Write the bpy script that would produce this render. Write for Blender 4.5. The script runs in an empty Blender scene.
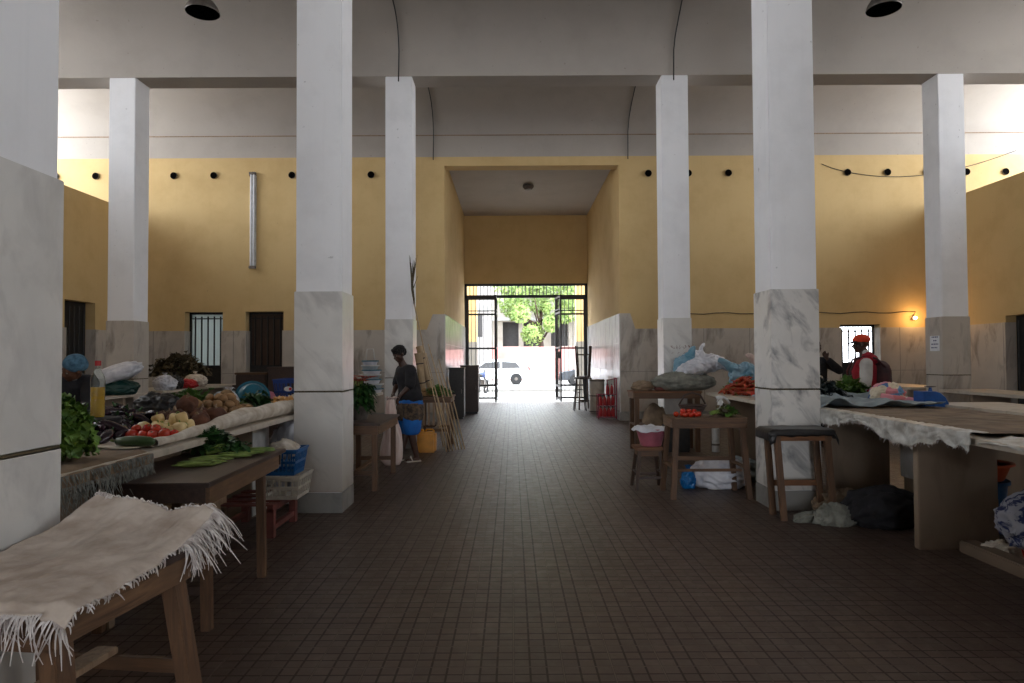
import bpy, bmesh, math, random
from mathutils import Vector, Matrix, noise, Euler
random.seed(11)
R = math.radians
PI = math.pi
SC = bpy.context.scene
COL = SC.collection
F = 683.0
EYE = 1.5
HY = 358.5

def at(px, py, h):
    """point of the horizontal plane z = h seen at a picture position (camera 1.5 m above the floor)"""
    d = F * (EYE - h) / (py - HY)
    return ((px - 512) * d / F, d)

# ------------------------------------------------------------------ materials
def srgb(r, g, b):
    def c(v):
        v /= 255.0
        return v / 12.92 if v <= 0.04045 else ((v + 0.055) / 1.055) ** 2.4
    return (c(r), c(g), c(b), 1.0)

def new_mat(name):
    m = bpy.data.materials.new(name)
    m.use_nodes = True
    nt = m.node_tree
    return m, nt, nt.nodes['Principled BSDF']

def N(nt, kind, **kw):
    n = nt.nodes.new(kind)
    for k, v in kw.items():
        if k.startswith('i_'):
            n.inputs[k[2:].replace('_', ' ')].default_value = v
        else:
            setattr(n, k, v)
    return n

def mixc(nt, fac, a, b, mode='MIX'):
    n = nt.nodes.new('ShaderNodeMix'); n.data_type = 'RGBA'; n.blend_type = mode
    for sock, v in ((n.inputs[0], fac), (n.inputs[6], a), (n.inputs[7], b)):
        if hasattr(v, 'links'): nt.links.new(v, sock)
        else: sock.default_value = v
    return n.outputs[2]

def ramp(nt, src, p0, p1, c0=(0, 0, 0, 1), c1=(1, 1, 1, 1)):
    n = nt.nodes.new('ShaderNodeValToRGB')
    n.color_ramp.elements[0].position = p0; n.color_ramp.elements[0].color = c0
    n.color_ramp.elements[1].position = p1; n.color_ramp.elements[1].color = c1
    nt.links.new(src, n.inputs[0])
    return n.outputs[0]

def coords(nt, scale=(1, 1, 1), rot=(0, 0, 0), per_object=True):
    tc = nt.nodes.new('ShaderNodeTexCoord')
    mp = nt.nodes.new('ShaderNodeMapping'); mp.vector_type = 'TEXTURE'
    mp.inputs['Scale'].default_value = tuple(1 / k for k in scale)
    mp.inputs['Rotation'].default_value = rot
    nt.links.new(tc.outputs['Object'], mp.inputs[0])
    if per_object:
        oi = nt.nodes.new('ShaderNodeObjectInfo')
        mu = nt.nodes.new('ShaderNodeMath'); mu.operation = 'MULTIPLY'; mu.inputs[1].default_value = 17.0
        nt.links.new(oi.outputs['Random'], mu.inputs[0])
        ad = nt.nodes.new('ShaderNodeVectorMath'); ad.operation = 'ADD'
        nt.links.new(mp.outputs[0], ad.inputs[0]); nt.links.new(mu.outputs[0], ad.inputs[1])
        return ad.outputs[0]
    return mp.outputs[0]

def noise_out(nt, vec, scale, detail=4, rough=.55, dist=0):
    n = N(nt, 'ShaderNodeTexNoise'); n.inputs['Scale'].default_value = scale
    n.inputs['Detail'].default_value = detail; n.inputs['Roughness'].default_value = rough
    n.inputs['Distortion'].default_value = dist
    nt.links.new(vec, n.inputs['Vector'])
    return n.outputs['Fac']

def add_bump(nt, b, src, strength, dist=.01):
    bp = N(nt, 'ShaderNodeBump'); bp.inputs['Strength'].default_value = strength
    bp.inputs['Distance'].default_value = dist
    nt.links.new(src, bp.inputs['Height']); nt.links.new(bp.outputs[0], b.inputs['Normal'])

def mat(name, c1, c2=None, rough=.6, scale=8, bump=0, metal=0, stretch=(1, 1, 1), lo=.35, hi=.65, dist=.01, trans=0, spec=.5, emit=None, vary=0):
    m, nt, b = new_mat(name)
    b.inputs['Roughness'].default_value = rough
    b.inputs['Metallic'].default_value = metal
    b.inputs['Specular IOR Level'].default_value = spec
    if trans: b.inputs['Transmission Weight'].default_value = trans
    if c2 is None:
        c2 = tuple(x * .72 for x in c1[:3]) + (1,)
    v = coords(nt, stretch)
    f = noise_out(nt, v, scale)
    col = mixc(nt, ramp(nt, f, lo, hi), c1, c2)
    if vary:
        oi = N(nt, 'ShaderNodeObjectInfo')
        col = mixc(nt, 1.0, col, ramp(nt, oi.outputs['Random'], 0, 1, (1 - vary, 1 - vary, 1 - vary, 1), (1, 1, 1, 1)), 'MULTIPLY')
    nt.links.new(col, b.inputs['Base Color'])
    if bump: add_bump(nt, b, f, bump, dist)
    if emit:
        b.inputs['Emission Color'].default_value = emit[0]; b.inputs['Emission Strength'].default_value = emit[1]
    return m

def mat_wood(name, c1, c2, axis=0, rough=.6, scale=1.0):
    m, nt, b = new_mat(name)
    st = [14 * scale] * 3; st[axis] = 1.2 * scale
    v = coords(nt, tuple(st))
    f = noise_out(nt, v, 3, 6, .65, .6)
    col = mixc(nt, ramp(nt, f, .35, .68), c1, c2)
    g = noise_out(nt, coords(nt, (1, 1, 1)), 3.5, 3)
    col = mixc(nt, ramp(nt, g, .4, .75), col, tuple(x * .55 for x in c1[:3]) + (1,))
    nt.links.new(col, b.inputs['Base Color'])
    b.inputs['Roughness'].default_value = rough
    add_bump(nt, b, f, .35, .004)
    return m

def mat_marble(name, base, vein, soil=None, rough=.32, scale=1.0, rot=(0, R(-38), 0), amount=.8, soil_h=.35):
    m, nt, b = new_mat(name)
    v = coords(nt, (1.0 * scale, 1.0 * scale, .33 * scale), rot)
    f = noise_out(nt, v, 5.0, 7, .60, .5)
    veins = ramp(nt, f, .50, .68)
    mul = N(nt, 'ShaderNodeMath', operation='MULTIPLY'); mul.inputs[1].default_value = amount
    nt.links.new(veins, mul.inputs[0])
    col = mixc(nt, mul.outputs[0], base, vein)
    v2 = coords(nt, (1, 1, 1))
    g = noise_out(nt, v2, 2.2, 4, .6)
    col = mixc(nt, ramp(nt, g, .45, .85), col, tuple(x * .80 for x in base[:3]) + (1,))
    if soil:
        geo = N(nt, 'ShaderNodeNewGeometry'); sep = N(nt, 'ShaderNodeSeparateXYZ')
        nt.links.new(geo.outputs['Position'], sep.inputs[0])
        w = N(nt, 'ShaderNodeMath', operation='MULTIPLY_ADD'); w.inputs[1].default_value = .5; w.inputs[2].default_value = -.22
        nt.links.new(g, w.inputs[0])
        su = N(nt, 'ShaderNodeMath', operation='ADD'); nt.links.new(sep.outputs[2], su.inputs[0]); nt.links.new(w.outputs[0], su.inputs[1])
        fac = ramp(nt, su.outputs[0], 0.0, soil_h, (.85, .85, .85, 1), (0, 0, 0, 1))
        col = mixc(nt, fac, col, soil)
    nt.links.new(col, b.inputs['Base Color'])
    b.inputs['Roughness'].default_value = rough
    return m

def mat_plaster(name, base, dark, rough=.85, streak=.35, bump=.15):
    m, nt, b = new_mat(name)
    v = coords(nt, (1, 1, 1)); f = noise_out(nt, v, 1.3, 6, .65)
    col = mixc(nt, ramp(nt, f, .45, .8), base, dark)
    vs = coords(nt, (5, 5, .25)); s = noise_out(nt, vs, 2.5, 4, .6)
    k = N(nt, 'ShaderNodeMath', operation='MULTIPLY'); k.inputs[1].default_value = streak
    nt.links.new(ramp(nt, s, .55, .8), k.inputs[0])
    col = mixc(nt, k.outputs[0], col, dark)
    sp = noise_out(nt, v, 16, 2, .5)
    k2 = N(nt, 'ShaderNodeMath', operation='MULTIPLY'); k2.inputs[1].default_value = .5
    nt.links.new(ramp(nt, sp, .73, .78), k2.inputs[0])
    col = mixc(nt, k2.outputs[0], col, tuple(x * .5 for x in dark[:3]) + (1,))
    nt.links.new(col, b.inputs['Base Color'])
    b.inputs['Roughness'].default_value = rough
    add_bump(nt, b, noise_out(nt, v, 30, 4), bump, .004)
    return m

# ------------------------------------------------------------------ mesh builder
class MB:
    def __init__(s): s.v = []; s.f = []
    def add(s, vs, fs, M=None):
        o = len(s.v)
        for p in vs:
            p = Vector(p)
            s.v.append(M @ p if M is not None else p)
        s.f += [tuple(i + o for i in f) for f in fs]
        return s
    def box(s, x0, x1, y0, y1, z0, z1, M=None, bev=0):
        if bev:
            bm = bmesh.new(); bmesh.ops.create_cube(bm, size=1)
            for v in bm.verts:
                v.co = Vector(((x0 + x1) / 2 + v.co.x * (x1 - x0), (y0 + y1) / 2 + v.co.y * (y1 - y0), (z0 + z1) / 2 + v.co.z * (z1 - z0)))
            bmesh.ops.bevel(bm, geom=bm.edges[:], offset=bev, segments=2, affect='EDGES')
            bm.verts.index_update()
            s.add([v.co.copy() for v in bm.verts], [[v.index for v in f.verts] for f in bm.faces], M); bm.free()
            return s
        return s.add([(x0, y0, z0), (x1, y0, z0), (x1, y1, z0), (x0, y1, z0), (x0, y0, z1), (x1, y0, z1), (x1, y1, z1), (x0, y1, z1)],
                     [(0, 3, 2, 1), (4, 5, 6, 7), (0, 1, 5, 4), (1, 2, 6, 5), (2, 3, 7, 6), (3, 0, 4, 7)], M)
    def bar(s, p0, p1, w, d, up=(0, 1, 0), bev=.003):
        p0 = Vector(p0); p1 = Vector(p1); a = p1 - p0; L = a.length; a.normalize()
        u = Vector(up); u = (u - a * u.dot(a))
        if u.length < 1e-4: u = Vector((1, 0, 0)) - a * a.x
        u.normalize(); t = u.cross(a)
        M = Matrix(((t.x, u.x, a.x, p0.x), (t.y, u.y, a.y, p0.y), (t.z, u.z, a.z, p0.z), (0, 0, 0, 1)))
        return s.box(-w / 2, w / 2, -d / 2, d / 2, 0, L, M, bev)
    def tube(s, pts, r, n=8, cap=True):
        pts = [Vector(p) for p in pts]
        rs = r if isinstance(r, (list, tuple)) else [r] * len(pts)
        o = len(s.v); prev = None
        for i, p in enumerate(pts):
            d = (pts[min(i + 1, len(pts) - 1)] - pts[max(i - 1, 0)])
            if d.length < 1e-6: d = Vector((0, 0, 1))
            d.normalize()
            if prev is None:
                u = Vector((1, 0, 0)) if abs(d.x) < .8 else Vector((0, 1, 0))
            else: u = prev
            u = (u - d * u.dot(d)).normalized(); prev = u; w = d.cross(u)
            for k in range(n):
                a = 2 * PI * k / n
                s.v.append(p + (u * math.cos(a) + w * math.sin(a)) * rs[i])
        for i in range(len(pts) - 1):
            for k in range(n):
                k2 = (k + 1) % n
                s.f.append((o + i * n + k, o + i * n + k2, o + (i + 1) * n + k2, o + (i + 1) * n + k))
        if cap:
            s.f.append(tuple(o + k for k in range(n))[::-1])
            s.f.append(tuple(o + (len(pts) - 1) * n + k for k in range(n)))
        return s
    def lathe(s, prof, n=20, c=(0, 0, 0), M=None, sx=1, sy=1):
        vs = []; fs = []
        for (r, z) in prof:
            for k in range(n):
                a = 2 * PI * k / n
                vs.append((c[0] + r * math.cos(a) * sx, c[1] + r * math.sin(a) * sy, c[2] + z))
        for i in range(len(prof) - 1):
            for k in range(n):
                k2 = (k + 1) % n
                fs.append((i * n + k, i * n + k2, (i + 1) * n + k2, (i + 1) * n + k))
        if prof[0][0] > 1e-5: fs.append(tuple(range(n))[::-1])
        if prof[-1][0] > 1e-5: fs.append(tuple((len(prof) - 1) * n + k for k in range(n)))
        return s.add(vs, fs, M)
    def grid(s, fn, nu, nv):
        o = len(s.v)
        for i in range(nu + 1):
            for j in range(nv + 1):
                s.v.append(Vector(fn(i / nu, j / nv)))
        for i in range(nu):
            for j in range(nv):
                a = o + i * (nv + 1) + j
                s.f.append((a, a + nv + 1, a + nv + 2, a + 1))
        return s
    def blob(s, c, rad, sub=3, amp=.1, freq=2.0, seed=0, flat=None, M=None, crease=False):
        bm = bmesh.new(); bmesh.ops.create_icosphere(bm, subdivisions=sub, radius=1)
        off = Vector((seed * 7.13, seed * 3.7, seed * 1.9))
        vs = []
        for v in bm.verts:
            p = v.co.copy(); q = p * freq + off
            nz = noise.noise(q) + .5 * noise.noise(q * 2.3) + .25 * noise.noise(q * 4.9)
            if crease: nz = nz * .5 + .9 * (.35 - abs(noise.noise(q * 1.7))) + .4 * (.3 - abs(noise.noise(q * 3.9)))
            p = p * (1 + amp * nz)
            p = Vector((p.x * rad[0], p.y * rad[1], p.z * rad[2]))
            if flat is not None and p.z < -flat: p.z = -flat + (p.z + flat) * .04
            vs.append(Vector(c) + p)
        bm.verts.index_update()
        fs = [[v.index for v in f.verts] for f in bm.faces]; bm.free()
        return s.add(vs, fs, M)
    def leaf(s, base, dirv, L, W, droop=.4, ruffle=.15, seed=0, seg=5, cup=.2):
        d = Vector(dirv).normalized(); side = d.cross(Vector((0, 0, 1)))
        if side.length < .05: side = Vector((1, 0, 0))
        side.normalize(); nrm = side.cross(d)
        o = len(s.v); b = Vector(base)
        for i in range(seg + 1):
            t = i / seg
            w = W * math.sin(PI * min(1, .12 + t * .86)) ** .75
            c = b + d * (L * t) - Vector((0, 0, 1)) * (droop * L * t * t)
            rr = noise.noise(Vector((seed * 3.1, i * .9, 0))) * ruffle * L
            r2 = noise.noise(Vector((seed * 5.1, i * 1.3, 9))) * ruffle * L
            s.v += [c - side * w / 2 + nrm * (cup * w + rr), c, c + side * w / 2 + nrm * (cup * w + r2)]
        for i in range(seg):
            a = o + i * 3
            s.f += [(a, a + 1, a + 4, a + 3), (a + 1, a + 2, a + 5, a + 4)]
        return s
    def build(s, name, m, parent=None, smooth=False, solid=0):
        me = bpy.data.meshes.new(name)
        me.from_pydata([tuple(v) for v in s.v], [], s.f)
        me.validate(); me.update()
        if smooth is not False:
            me.shade_smooth()
            if smooth is not True:
                me.set_sharp_from_angle(angle=R(smooth))
        if not isinstance(m, (list, tuple)): m = [m]
        for k in m: me.materials.append(k)
        o = bpy.data.objects.new(name, me); COL.objects.link(o)
        if parent is not None: o.parent = parent
        if solid:
            md = o.modifiers.new('thickness', 'SOLIDIFY'); md.thickness = solid; md.offset = 0
        return o

def thing(name, label, cat, loc=(0, 0, 0), rz=0, group=None):
    o = bpy.data.objects.new(name, None); COL.objects.link(o)
    o.empty_display_size = .1
    o.location = loc; o.rotation_euler = (0, 0, rz)
    o['label'] = label; o['category'] = cat
    if group: o['group'] = group
    return o

def tag(o, label, cat, loc=None, group=None, rz=None, rot=None):
    o['label'] = label; o['category'] = cat
    if loc is not None: o.location = loc
    if rz is not None: o.rotation_euler = (0, 0, rz)
    if rot is not None: o.rotation_euler = rot
    if group: o['group'] = group
    return o

def struct(o):
    o['kind'] = 'structure'; return o

def dup(root, loc, rot=(0, 0, 0), label=None, group=None, scale=None):
    r = root.copy(); COL.objects.link(r); r.location = loc; r.rotation_euler = rot
    if scale is not None: r.scale = (scale,) * 3 if not isinstance(scale, tuple) else scale
    if label: r['label'] = label
    if group: r['group'] = group
    for ch in list(root.children):
        c = ch.copy(); COL.objects.link(c); c.parent = r
        for g in list(ch.children):
            d = g.copy(); COL.objects.link(d); d.parent = c
    return r

def carve(name, m, parent, prims, voxel=.012, smooth=4, deform=None):
    """one continuous skin over overlapping tapered limbs and rounded masses"""
    b = MB()
    for p in prims:
        if p[0] == 'c':
            _, p0, r0, p1, r1 = p
            p0 = Vector(p0); p1 = Vector(p1); n = 7
            pts = []; rs = []
            d = (p1 - p0); L = d.length; d = d.normalized() if L > 1e-6 else Vector((0, 0, 1))
            for a in (-80, -55, -28, 0):
                pts.append(p0 + d * r0 * math.sin(R(a))); rs.append(r0 * math.cos(R(a)))
            for t in (.33, .66): pts.append(p0.lerp(p1, t)); rs.append(r0 + (r1 - r0) * t)
            for a in (0, 28, 55, 80):
                pts.append(p1 + d * r1 * math.sin(R(a))); rs.append(r1 * math.cos(R(a)))
            b.tube(pts, rs, 14)
        else:
            _, c, rad, *rot = p
            M = Matrix.Translation(Vector(c)) @ (Euler(rot[0]).to_matrix().to_4x4() if rot else Matrix.Identity(4))
            b.blob((0, 0, 0), rad, 3, 0, M=M)
    o = b.build(name + '_raw', m)
    md = o.modifiers.new('r', 'REMESH'); md.mode = 'VOXEL'; md.voxel_size = voxel
    ms = o.modifiers.new('s', 'SMOOTH'); ms.iterations = smooth; ms.factor = .5
    dg = bpy.context.evaluated_depsgraph_get(); dg.update()
    me = bpy.data.meshes.new_from_object(o.evaluated_get(dg))
    bpy.data.objects.remove(o)
    if deform:
        for v in me.vertices: v.co = deform(v.co.copy())
    me.name = name
    me.shade_smooth()
    me.materials.clear(); me.materials.append(m)
    q = bpy.data.objects.new(name, me); COL.objects.link(q)
    if parent is not None: q.parent = parent
    return q

# ------------------------------------------------------------------ palette
M = {}
M['white_plaster'] = mat_plaster('white plaster', srgb(236, 236, 238), srgb(220, 220, 222), streak=.25)
M['vault'] = mat_plaster('vault plaster', srgb(174, 167, 159), srgb(164, 157, 149), streak=.0, bump=.08)
M['yellow'] = mat_plaster('ochre plaster', srgb(206, 178, 126), srgb(192, 162, 110), streak=.25)
M['marble'] = mat_marble('grey marble', srgb(212, 210, 206), srgb(160, 158, 158), srgb(130, 114, 94), soil_h=.9, amount=.55)
M['marble_vein'] = mat_marble('veined marble', srgb(216, 214, 210), srgb(112, 113, 118), srgb(150, 138, 120), amount=.9, soil_h=.4, scale=1.25, rot=(R(20), R(-34), 0))
M['marble_wall'] = mat_marble('brown veined marble', srgb(186, 178, 168), srgb(116, 106, 98), srgb(124, 110, 94), rough=.3, scale=.8, rot=(0, R(8), 0), soil_h=.8)
M['marble_gloss'] = mat_marble('polished marble', srgb(200, 197, 194), srgb(150, 148, 148), None, rough=.2, scale=.8, rot=(0, R(20), 0))
M['marble_slab'] = mat_marble('counter marble', srgb(196, 186, 172), srgb(150, 138, 122), None, rough=.4)
M['marble_leg'] = mat_marble('worn counter marble', srgb(150, 132, 114), srgb(122, 106, 90), srgb(92, 76, 60), rough=.5, soil_h=.6, rot=(0, 0, 0))
M['skirt'] = mat_marble('dark skirting stone', srgb(132, 130, 126), srgb(96, 94, 92), None, rough=.4)
M['wood'] = mat_wood('brown wood', srgb(112, 80, 54), srgb(66, 46, 32), 0)
M['wood_z'] = mat_wood('brown wood upright', srgb(112, 80, 54), srgb(66, 46, 32), 2)
M['wood_y'] = mat_wood('brown wood lengthwise', srgb(126, 94, 66), srgb(76, 54, 38), 1)
M['wood_dark'] = mat_wood('dark table wood', srgb(74, 54, 46), srgb(48, 34, 30), 1, rough=.5)
M['wood_dark_z'] = mat_wood('dark wood upright', srgb(84, 60, 44), srgb(52, 36, 28), 2)
M['wood_pale'] = mat_wood('pale weathered wood', srgb(164, 138, 112), srgb(116, 92, 70), 2)
M['wood_orange'] = mat_wood('reddish wood', srgb(140, 92, 54), srgb(92, 58, 34), 0)
M['iron'] = mat('black iron', srgb(26, 25, 26), srgb(40, 37, 36), rough=.5, scale=20)
M['black'] = mat('black plastic sheet', srgb(22, 21, 22), srgb(36, 35, 36), rough=.38, scale=14, bump=.5)
M['dark'] = mat('dark cloth', srgb(20, 19, 22), srgb(30, 28, 33), rough=.9, scale=18, bump=.3)
M['tin'] = mat('enamel tin', srgb(120, 112, 106), srgb(84, 78, 74), rough=.45, metal=.4, scale=12)
M['rubber'] = mat('black rubber', srgb(24, 24, 25), rough=.8)
M['skin'] = mat('dark brown skin', srgb(72, 46, 34), srgb(58, 36, 26), rough=.5, scale=10)
M['skin2'] = mat('brown skin', srgb(104, 68, 48), srgb(84, 54, 38), rough=.5, scale=10)
M['hair'] = mat('black curly hair', srgb(16, 13, 12), srgb(28, 24, 22), rough=.9, scale=60, bump=.8)
def plain(n, r, g, b, **k):
    M[n] = mat(n.replace('_', ' '), srgb(r, g, b), **k)
plain('teal_plastic', 22, 104, 128, rough=.4); plain('blue_plastic', 26, 96, 158, rough=.4); plain('navy_plastic', 30, 62, 130, rough=.4)
plain('white_plastic', 206, 206, 204, rough=.4); plain('dirty_white', 196, 188, 174, rough=.5); plain('pink_plastic', 176, 100, 116, rough=.45)
plain('red_plastic', 186, 28, 34, rough=.4); plain('orange_plastic', 196, 84, 44, rough=.45); plain('yellow_plastic', 206, 138, 26, rough=.45)
plain('blue_box', 18, 84, 160, rough=.45); plain('red_wire', 150, 28, 64, rough=.5); plain('green_wrap', 20, 62, 56, rough=.45, bump=.3)
M['sack'] = mat('woven white sack', srgb(212, 204, 192), srgb(176, 162, 144), rough=.8, scale=9, bump=.3)
M['cloth_beige'] = mat('beige sackcloth', srgb(206, 194, 182), srgb(172, 156, 142), rough=.9, scale=9, bump=.6)
M['thread'] = mat('frayed threads', srgb(218, 212, 208), srgb(170, 160, 156), rough=.85, scale=30)
M['grey_sack'] = mat('grey green sack', srgb(138, 138, 128), srgb(104, 104, 96), rough=.9, scale=10, bump=.4)
M['grey_thread'] = mat('grey frayed threads', srgb(150, 152, 146), srgb(108, 110, 106), rough=.9, scale=30)
M['white_bag'] = mat('white plastic bag', srgb(222, 222, 228), srgb(186, 188, 198), rough=.35, scale=6, bump=.4)
M['blue_bag'] = mat('pale blue bag', srgb(96, 146, 168), srgb(140, 172, 190), rough=.4, scale=5, bump=.4)
M['strong_blue'] = mat('blue plastic bag', srgb(18, 120, 186), srgb(16, 90, 150), rough=.35, scale=6, bump=.4)
M['cloth_blue'] = mat('faded blue grey cloth', srgb(158, 170, 176), srgb(128, 140, 146), rough=.9, scale=6, bump=.4)
M['cloth_brown'] = mat('brown sackcloth', srgb(142, 122, 100), srgb(110, 92, 76), rough=.95, scale=6, bump=.5)
M['clear_sheet'] = mat('cloudy plastic sheet', srgb(206, 206, 202), srgb(164, 160, 152), rough=.35, scale=9, bump=.7, dist=.02)
M['tomato'] = mat('tomato red', srgb(206, 40, 26), srgb(186, 60, 30), rough=.25, scale=6, vary=.3)
M['carrot'] = mat('carrot orange', srgb(192, 84, 48), srgb(176, 56, 36), rough=.5, scale=8, vary=.4)
M['leaf'] = mat('bright leaf green', srgb(92, 126, 50), srgb(52, 86, 32), rough=.5, scale=14)
M['leaf_dark'] = mat('dark leaf green', srgb(40, 82, 28), srgb(24, 56, 24), rough=.5, scale=14)
M['leaf_blue'] = mat('blue green leaves', srgb(36, 54, 52), srgb(26, 38, 44), rough=.6, scale=14)
M['leaf_dry'] = mat('dry olive leaves', srgb(96, 82, 56), srgb(62, 56, 38), rough=.8, scale=18)
M['stalk'] = mat('pale green stalks', srgb(134, 156, 74), srgb(100, 128, 52), rough=.5, scale=10)
M['bean'] = mat('green bean skin', srgb(150, 168, 88), srgb(104, 132, 56), rough=.4, scale=12, vary=.5)
M['zucchini'] = mat('dark green gourd skin', srgb(40, 66, 34), srgb(60, 88, 46), rough=.35, scale=12, stretch=(1, 6, 6))
M['eggplant'] = mat('eggplant skin', srgb(42, 22, 34), srgb(30, 16, 26), rough=.25, scale=4)
M['potato'] = mat('potato skin', srgb(176, 140, 98), srgb(140, 106, 72), rough=.85, scale=9, bump=.2, vary=.4)
M['yam'] = mat('brown root skin', srgb(112, 72, 52), srgb(80, 50, 38), rough=.9, scale=9, bump=.5, vary=.3)
M['pale_veg'] = mat('cream pepper skin', srgb(228, 206, 152), srgb(206, 178, 122), rough=.4, scale=6)
M['onion'] = mat('onion skin', srgb(206, 160, 92), srgb(168, 112, 60), rough=.4, scale=8)
M['ground_out'] = mat('street paving', srgb(176, 172, 166), srgb(150, 146, 140), rough=.9, scale=3)
M['oil'] = mat('golden cooking oil', srgb(196, 156, 34), srgb(180, 136, 24), rough=.15, scale=3)
M['paper'] = mat('white paper', srgb(232, 234, 238), srgb(220, 222, 228), rough=.8)
M['ink'] = mat('blue ink', srgb(50, 60, 110), rough=.8)
M['cane'] = mat_wood('pale cane', srgb(196, 170, 134), srgb(150, 124, 92), 2)

def mat_glass():
    m, nt, b = new_mat('clear plastic')
    b.inputs['Base Color'].default_value = (.9, .93, .9, 1); b.inputs['Roughness'].default_value = .03
    b.inputs['Transmission Weight'].default_value = .97; b.inputs['IOR'].default_value = 1.04
    return m
M['glass'] = mat_glass()
def mat_pane():
    m, nt, b = new_mat('frosted pane')
    nt.nodes.remove(b)
    d = N(nt, 'ShaderNodeBsdfTranslucent'); d.inputs[0].default_value = (.28, .30, .29, 1)
    g = N(nt, 'ShaderNodeBsdfDiffuse'); g.inputs[0].default_value = (.5, .53, .53, 1)
    mx = N(nt, 'ShaderNodeMixShader'); mx.inputs[0].default_value = .3
    nt.links.new(d.outputs[0], mx.inputs[1]); nt.links.new(g.outputs[0], mx.inputs[2])
    nt.links.new(mx.outputs[0], nt.nodes['Material Output'].inputs[0])
    return m
M['pane'] = mat_pane()
M['bright_pane'] = mat('clear opening pane', srgb(235, 238, 240), rough=.1, trans=.9)

def mat_floor():
    m, nt, b = new_mat('brown grooved floor tiles')
    v = coords(nt, (1, 1, 1), per_object=False)
    def bricks(w, mort, sm=.3):
        n = N(nt, 'ShaderNodeTexBrick', offset=0.0, squash=1.0)
        n.inputs['Scale'].default_value = 1; n.inputs['Mortar Size'].default_value = mort
        n.inputs['Mortar Smooth'].default_value = sm; n.inputs['Bias'].default_value = 0
        n.inputs['Brick Width'].default_value = w; n.inputs['Row Height'].default_value = w
        nt.links.new(v, n.inputs['Vector']); return n
    small = bricks(.08, .0065); big = bricks(.24, .0045)
    small.inputs['Color1'].default_value = srgb(88, 71, 62); small.inputs['Color2'].default_value = srgb(74, 59, 51)
    small.inputs['Mortar'].default_value = srgb(50, 40, 35)
    col = mixc(nt, big.outputs['Fac'], small.outputs['Color'], srgb(104, 93, 84))
    g = noise_out(nt, v, 1.1, 5, .6)
    col = mixc(nt, ramp(nt, g, .35, .7), col, mixc(nt, .45, col, srgb(52, 38, 32)))
    dust = noise_out(nt, v, 9, 6, .7)
    k = N(nt, 'ShaderNodeMath', operation='MULTIPLY'); k.inputs[1].default_value = .35
    nt.links.new(ramp(nt, dust, .55, .75), k.inputs[0])
    col = mixc(nt, k.outputs[0], col, srgb(118, 100, 88))
    nt.links.new(col, b.inputs['Base Color'])
    rr = ramp(nt, dust, .3, .8, (.36, .36, .36, 1), (.62, .62, .62, 1))
    nt.links.new(rr, b.inputs['Roughness'])
    inv = N(nt, 'ShaderNodeMath', operation='SUBTRACT'); inv.inputs[0].default_value = 1
    nt.links.new(small.outputs['Fac'], inv.inputs[1])
    sl = N(nt, 'ShaderNodeMath', operation='MULTIPLY_ADD'); sl.inputs[1].default_value = .32; sl.inputs[2].default_value = .18
    nt.links.new(inv.outputs[0], sl.inputs[0]); nt.links.new(sl.outputs[0], b.inputs['Specular IOR Level'])
    add_bump(nt, b, inv.outputs[0], .4, .003)
    return m
M['floor'] = mat_floor()
M['sack_pink'] = mat('thin pinkish white sack', srgb(214, 200, 194), srgb(190, 160, 150), rough=.6, scale=5, bump=.4, stretch=(3, 3, .5))
M['eye'] = mat('eye white', srgb(150, 140, 130), rough=.3)
M['hole'] = mat('vent shade black', srgb(10, 9, 9), srgb(16, 14, 13), rough=1, spec=0)  # black that stands in for the unlit inside of the vents
M['lettuce'] = mat('curly lettuce green', srgb(112, 148, 56), srgb(62, 102, 34), rough=.5, scale=16)
# ================================================================== the hall
XC = 0.44                      # middle of the aisle
COLX = [XC - 7.035, XC - 2.345, XC + 2.345, XC + 7.035]
ROWS = [-7.30, -2.61, 2.06, 6.71, 11.48]
PW = .475                      # pillar width
YW = 16.4                      # far wall
TX0, TX1, TY1 = -1.62, 2.60, 23.4
SWL, SWR = -9.41, 10.29        # side partitions
XO0, XO1 = -12.2, 13.2
YR = -11.9

fl = MB().box(XO0, XO1, YR, TY1 + .3, -.12, 0).build('floor', M['floor']); struct(fl)

# vaulted ceiling: one shallow barrel per bay, beams between
def bay_list():
    ys = [(YR + .3)] + [r for r in ROWS] + [YW]
    out = []
    prev = YR + .3
    for r in ROWS:
        out.append((prev, r)); prev = r + PW
    out.append((prev, YW))
    return out
prof = []
BEAM_Z = 6.30
for i, (a, b_) in enumerate(bay_list()):
    last = i == len(ROWS); half = (b_ - a) / 2; mid = (a + b_) / 2
    z0 = 6.62; rise = 1.12
    zr = 6.90 if last else z0
    n = 26
    for k in range(n + 1):
        t = -math.cos(PI * k / n)
        zz = math.sqrt(max(0, 1 - t * t))
        base = z0 + (zr - z0) * (t + 1) / 2
        prof.append((mid + half * t, base + rise * zz))
    if not last:
        prof += [(b_, BEAM_Z), (b_ + PW, BEAM_Z)]
prof += [(YW, 6.90), (YW + .4, 6.90)]
b = MB(); o = len(prof)
vs = [(XO0, y, z) for y, z in prof] + [(XO1, y, z) for y, z in prof] + [(XO0, y, 8.3) for y, z in prof] + [(XO1, y, 8.3) for y, z in prof]
fs = []
for k in range(o - 1):
    fs += [(k, k + 1, o + k + 1, o + k), (2 * o + k, 3 * o + k, 3 * o + k + 1, 2 * o + k + 1),
           (k, 2 * o + k, 2 * o + k + 1, k + 1), (o + k, o + k + 1, 3 * o + k + 1, 3 * o + k)]
b.add(vs, fs)
struct(b.build('ceiling', M['vault'], smooth=35))

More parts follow.
